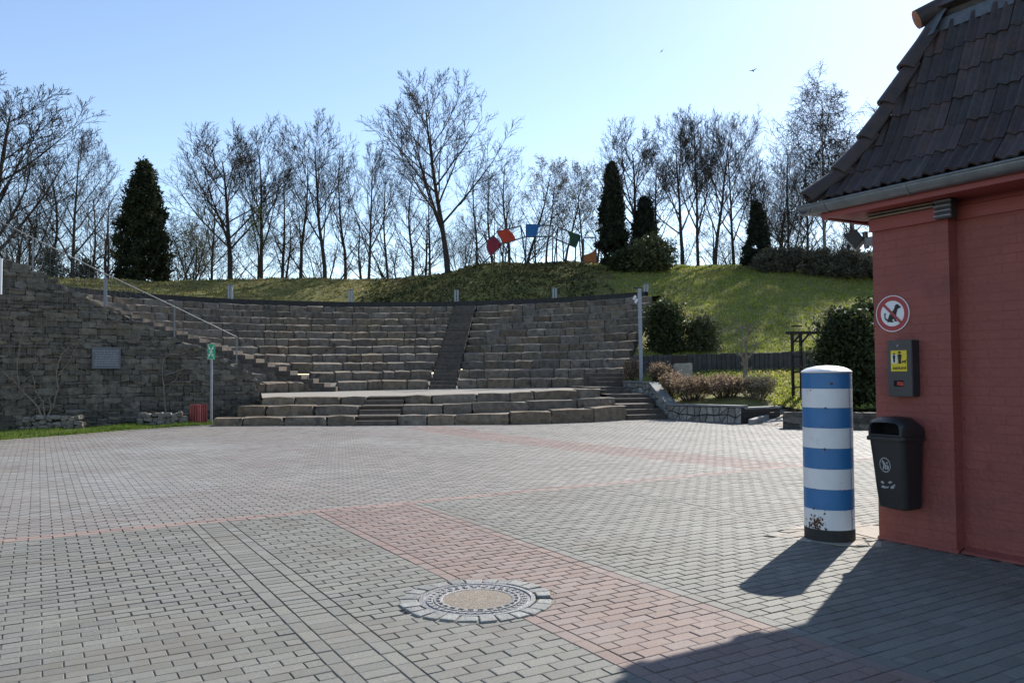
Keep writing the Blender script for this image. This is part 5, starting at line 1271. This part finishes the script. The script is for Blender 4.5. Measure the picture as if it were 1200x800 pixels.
def evergreen(px, Y, ytop, wpx, label, mat, rprof, n, size, name, zb=None, lump=.2, cat='tree', group=None, ybase=None, wood='bark', elong=1.6, spread=2.3):
    q = P(px, 300, Y); zb = (hz(q.x,Y,6.)-.1) if zb is None else zb; H = P(px,ytop,Y).z-zb; w_ = wpx/FPX*Y/2
    e = empty(name, (q.x,Y,zb)); tag(e, label, cat, group)
    foliage(n, cone_shape(H, (rprof[0], [k*w_ for k in rprof[1]]), .25, lump, rnd.random()*9), 9, size, mat, e, 'crown', elong, spread=spread)
    b_ = MB().tube([(0,0,0),(.03,0,H*.5),(0,.02,H*.9)], [.11*H/6,.07*H/6,.02], 7)
    for k in range(26):
        z = H*rnd.uniform(.05,.85); a = rnd.uniform(0,6.28); l_ = np.interp(z/H, *rprof)*w_*.85; b_.tube([(0,0,z),(l_*.5*math.cos(a),l_*.5*math.sin(a),z+l_*.15),(l_*math.cos(a),l_*math.sin(a),z+l_*.35)], [.03,.02,.008], 4, False)
    b_.build('trunk', M[wood], e); return e
CYL = ([0,.08,.3,.55,.8,.93,1],[.8,.98,1,.82,.48,.22,.01])
CYP = ([0,.08,.25,.55,.8,1],[.7,.95,1,.72,.38,.03])
SPR = ([0,.05,.3,.6,.85,1],[.9,1,.8,.48,.2,.02])
RND = ([0,.1,.35,.65,.88,1],[.72,.92,1,.92,.6,.12])
evergreen(168, 47, 194, 58, 'tall dark columnar thuja on the left of the crest', 'thuja', CYL, 30000, .10, 'thuja_tree', lump=.22, spread=1.3, elong=2.4)
evergreen(718, 50, 194, 32, 'tall narrow dark cypress right of the ochre panel', 'fir', CYP, 21000, .10, 'cypress_tree', lump=.22, spread=.8, elong=2.6, group='dark cypresses')
evergreen(756, 50.6, 234, 32, 'shorter dark cypress behind the round evergreen bush', 'fir', CYP, 17000, .10, 'cypress_tree', lump=.28, spread=.9, elong=2.6, group='dark cypresses')
evergreen(888, 49.5, 239, 34, 'small dark spruce at the left end of the scrub hedge', 'fir', SPR, 13000, .09, 'spruce_tree', lump=.22, spread=.8, elong=2.6)
def shrub(px, Y, ytop, wpx, label, mat, n, size, name='evergreen_shrub', zb=None, prof=RND, lump=.22, group=None, dep=None, zf=None, cat='shrub', elong=1.7):
    q = P(px, 300, Y); z0 = (zf or hz)(q.x, Y, .4)-.06 if zb is None else zb
    e = evergreen(px, Y, ytop, wpx, label, mat, prof, n, size, name, zb=z0, lump=lump, cat=cat, group=group, elong=elong); return e
shrub(762, 47.8, 284, 50, 'wide round evergreen bush on the crest below the cypresses', 'laurel2', 15000, .10)
shrub(737, 48.2, 299, 28, 'low dark bush left of the round crest bush', 'laurel', 7000, .12)
shrub(779, 32.8, 360, 30, 'dark upright evergreen shrub right of the tall mast', 'laurel', 20000, .075, prof=([0,.1,.4,.8,.95,1],[.8,.95,1,1,.8,.4]), zb=2.0, lump=.26)
shrub(820, 33.0, 374, 34, 'paler loose evergreen shrub above the palisade wall', 'laurel2', 8000, .065, zb=2.1, lump=.4)
shrub(993, 24.6, 374, 62, 'big glossy laurel beside the red building', 'laurel', 34000, .085, zb=.35, lump=.36)
shrub(1024, 26.0, 360, 50, 'laurel behind the corner of the red building', 'laurel', 14000, .085, zb=.35)
# scrub hedge along the crest at right
for i, (x, Y, yt, w_) in enumerate(((905,47.5,295,36),(932,47.0,293,44),(962,46.2,295,46),(992,45.5,297,46),(1020,45,300,46))):
    shrub(x, Y, yt, w_, ('scrubby hedge bush touching the small dark spruce', 'scrubby hedge bush second from the small spruce', 'middle scrubby hedge bush on the right crest', 'scrubby hedge bush left of the flood light', 'scrubby hedge bush behind the corner of the red building')[i], 'deadleaf', 8000, .075, 'hedge_bush', group='scrub hedge on the right crest', lump=.3)
# dark ground shrubs behind the left wall
for i, (x, Y, yt, w_, lb) in enumerate(((62,43,290,26,'low scrubby bush behind the handrail, left one'), (96,44,298,30,'low scrubby bush behind the handrail, right one'))):
    shrub(x, Y, yt+6, w_, lb, 'deadleaf', 1800, .08, group='low bushes behind the handrail')
# brown bare hedges and shrubs in the planter
def dry_shrub(px, py, Y, ytop, wpx, label, mat='dry', n=7000, size=.04, sp=.55, nst=70, group='brown dry shrubs in the planter', zb=None):
    q = P(px, py, Y); zb = tz(q.x, Y, .45)-.03 if zb is None else zb; H = P(px,ytop,Y).z-zb; w_ = wpx/FPX*Y/2; e = empty('dry_shrub', (q.x,Y,zb)); tag(e, label, 'shrub', group)
    sg_ = []; tips = []
    for k in range(nst):
        a = rnd.uniform(0,6.28); rr = w_*math.sqrt(rnd.random()); b0 = Vector((rr*.35*math.cos(a), rr*.35*math.sin(a), 0)); t1 = Vector((rr*math.cos(a), rr*math.sin(a), H*rnd.uniform(.72,1.0)*(1-.25*(rr/w_)**3))); mid = b0.lerp(t1,.5)+Vector((rnd.gauss(0,.04),rnd.gauss(0,.04),.02)); sg_ += [(b0,mid,.012,.008),(mid,t1,.008,.004)]; tips.append(t1)
        for j in range(7):
            s_ = b0.lerp(t1, rnd.uniform(.35,.95)); d = Vector((rnd.gauss(0,1),rnd.gauss(0,1),rnd.uniform(.2,1.6))).normalized()*rnd.uniform(.1,.26); tt = s_+d
            if math.hypot(tt.x,tt.y) < w_*1.05 and tt.z < H*1.02: sg_.append((s_,tt,.005,.003)); tips.append(tt)
    v, f = frusta([tuple(s[0]) for s in sg_],[tuple(s[1]) for s in sg_],[s[2] for s in sg_],[s[3] for s in sg_],3); obj('branches', fast_mesh('branches', v, f), M['twig'] if mat != 'sage' else M['vine'], e)
    T = np.array([tuple(q) for q in tips]); C_ = T[NR.integers(0,len(T),n)]*NR.uniform(.72,1.0,(n,1))+NR.normal(0,.05,(n,3)); C_ = C_[C_[:,2] > .08]; leaf_mesh_obj('leaves', C_, size, M[mat], e)
dry_shrub(811, 470, 26.5, 438, 62, 'round brown dry shrub at the left end of the planter')
dry_shrub(850, 470, 26.0, 438, 56, 'brown dry shrub in the middle of the planter', nst=60)
dry_shrub(887, 472, 25.8, 438, 58, 'grey green twiggy shrub at the right end of the planter', 'sage', 3400, .04)
dry_shrub(787, 462, 27.6, 433, 30, 'small brown shrub on the sloping wing wall', n=2500, nst=36)
dry_shrub(774, 450, 29.5, 424, 32, 'reddish brown clipped shrub right of the tall mast', n=4000)
dry_shrub(742, 445, 30.6, 417, 24, 'narrow brown clipped shrub left of the tall mast', n=3600, nst=50, zb=.95)
# small bare garden trees
gt_ = proto('shrubby', 101, H=4)
def garden_tree(px, Y, ytop, pr, label, zb, wide, rz): return tree(px, Y, ytop, pr, label, 'garden_tree', 'small bare garden trees', wide, rz, zb)
SP['fruit'] = dict(lev=3, n=(5,5,4), start=(.28,.25,.2), ang=(46,42,45), len=(.62,.42,.42), tap=(.35,.3,.2), rr=(.7,.6,.55), wob=(.10,.14,.16,.2,.2), up=(.03,.06,.05,.04,.04), r=.045)
fr1, fr2 = proto('fruit', 7, H=3, bark='vine', twig='vine', minr=.016), proto('fruit', 18, H=3, bark='vine', twig='vine', minr=.016)
garden_tree(872, 28.4, 376, fr1, 'small bare crooked fruit tree behind the planter shrubs', .75, 1.0, .4)
garden_tree(957, 33.6, 362, fr2, 'small pale bare tree above the rose arch', 2.2, 1.0, 1.4)
# ------------------------------------------------------------------ birds
def bird(px, py, Y, span, roll, yaw, label, flap):
    p = P(px, py, Y); e = empty('bird', p, yaw); tag(e, label, 'bird', 'birds in the sky'); e.rotation_euler[1] = roll; s = span/2
    b_ = MB(); prof = [(-.30,.01),(-.24,.045),(-.1,.08),(.05,.085),(.17,.06),(.24,.05),(.30,.045),(.345,.012)]
    b_.tube([(0,y*span,0.) for y, _ in prof], [r_*span for _, r_ in prof], 8); b_.add([(-.02*span,-.25*span,0),(.02*span,-.25*span,0),(.07*span,-.46*span,.0),(-.07*span,-.46*span,.0),(0,-.3*span,.02*span)], [(0,1,2,3),(0,1,4),(1,2,4),(2,3,4),(3,0,4)])
    b_.build('body', M['bird'], e, smooth=True)
    for sx in (-1,1):
        w1 = [(0,.12,0),(sx*.26,.15,flap*.2),(sx*.5,.04,flap*.42),(sx*.48,-.03,flap*.42),(sx*.25,-.08,flap*.2),(0,-.1,0)]
        vs = [Vector(q)*span for q in w1]; vs2 = [q-Vector((0,0,.012*span)) for q in vs]
        MB().add(vs+vs2, [(0,1,4,5),(1,2,3,4),(6,11,10,7),(7,10,9,8)]+[(i,(i+1)%6,6+(i+1)%6,6+i) for i in range(6)]).build('wing', M['bird'], e)
bird(882.5, 83, 60, .62, 0.15, R(150), 'larger dark bird flying with wings spread', .35)
bird(775.5, 60, 75, .62, R(-48), R(10), 'smaller distant bird seen edge on', .1)
# ------------------------------------------------------------------ litter and grit on the paving
n = 260; yy = NR.uniform(4,16,n); xx = NR.uniform(-.6,.6,n)*yy; C_ = np.stack([xx,yy,np.full(n,.004)],-1); C_ = C_[[not in_building(a,b) for a, b in zip(xx,yy)]]
v, f = leaf_quads(C_, .012, 1.3); v[:,2] = .003+np.abs(v[:,2]-.004)*.25
tag(obj('paving_litter', fast_mesh('paving_litter', v, f), M['flag']), 'tiny pale grit and leaf bits scattered on the paving', 'litter', kind='stuff')
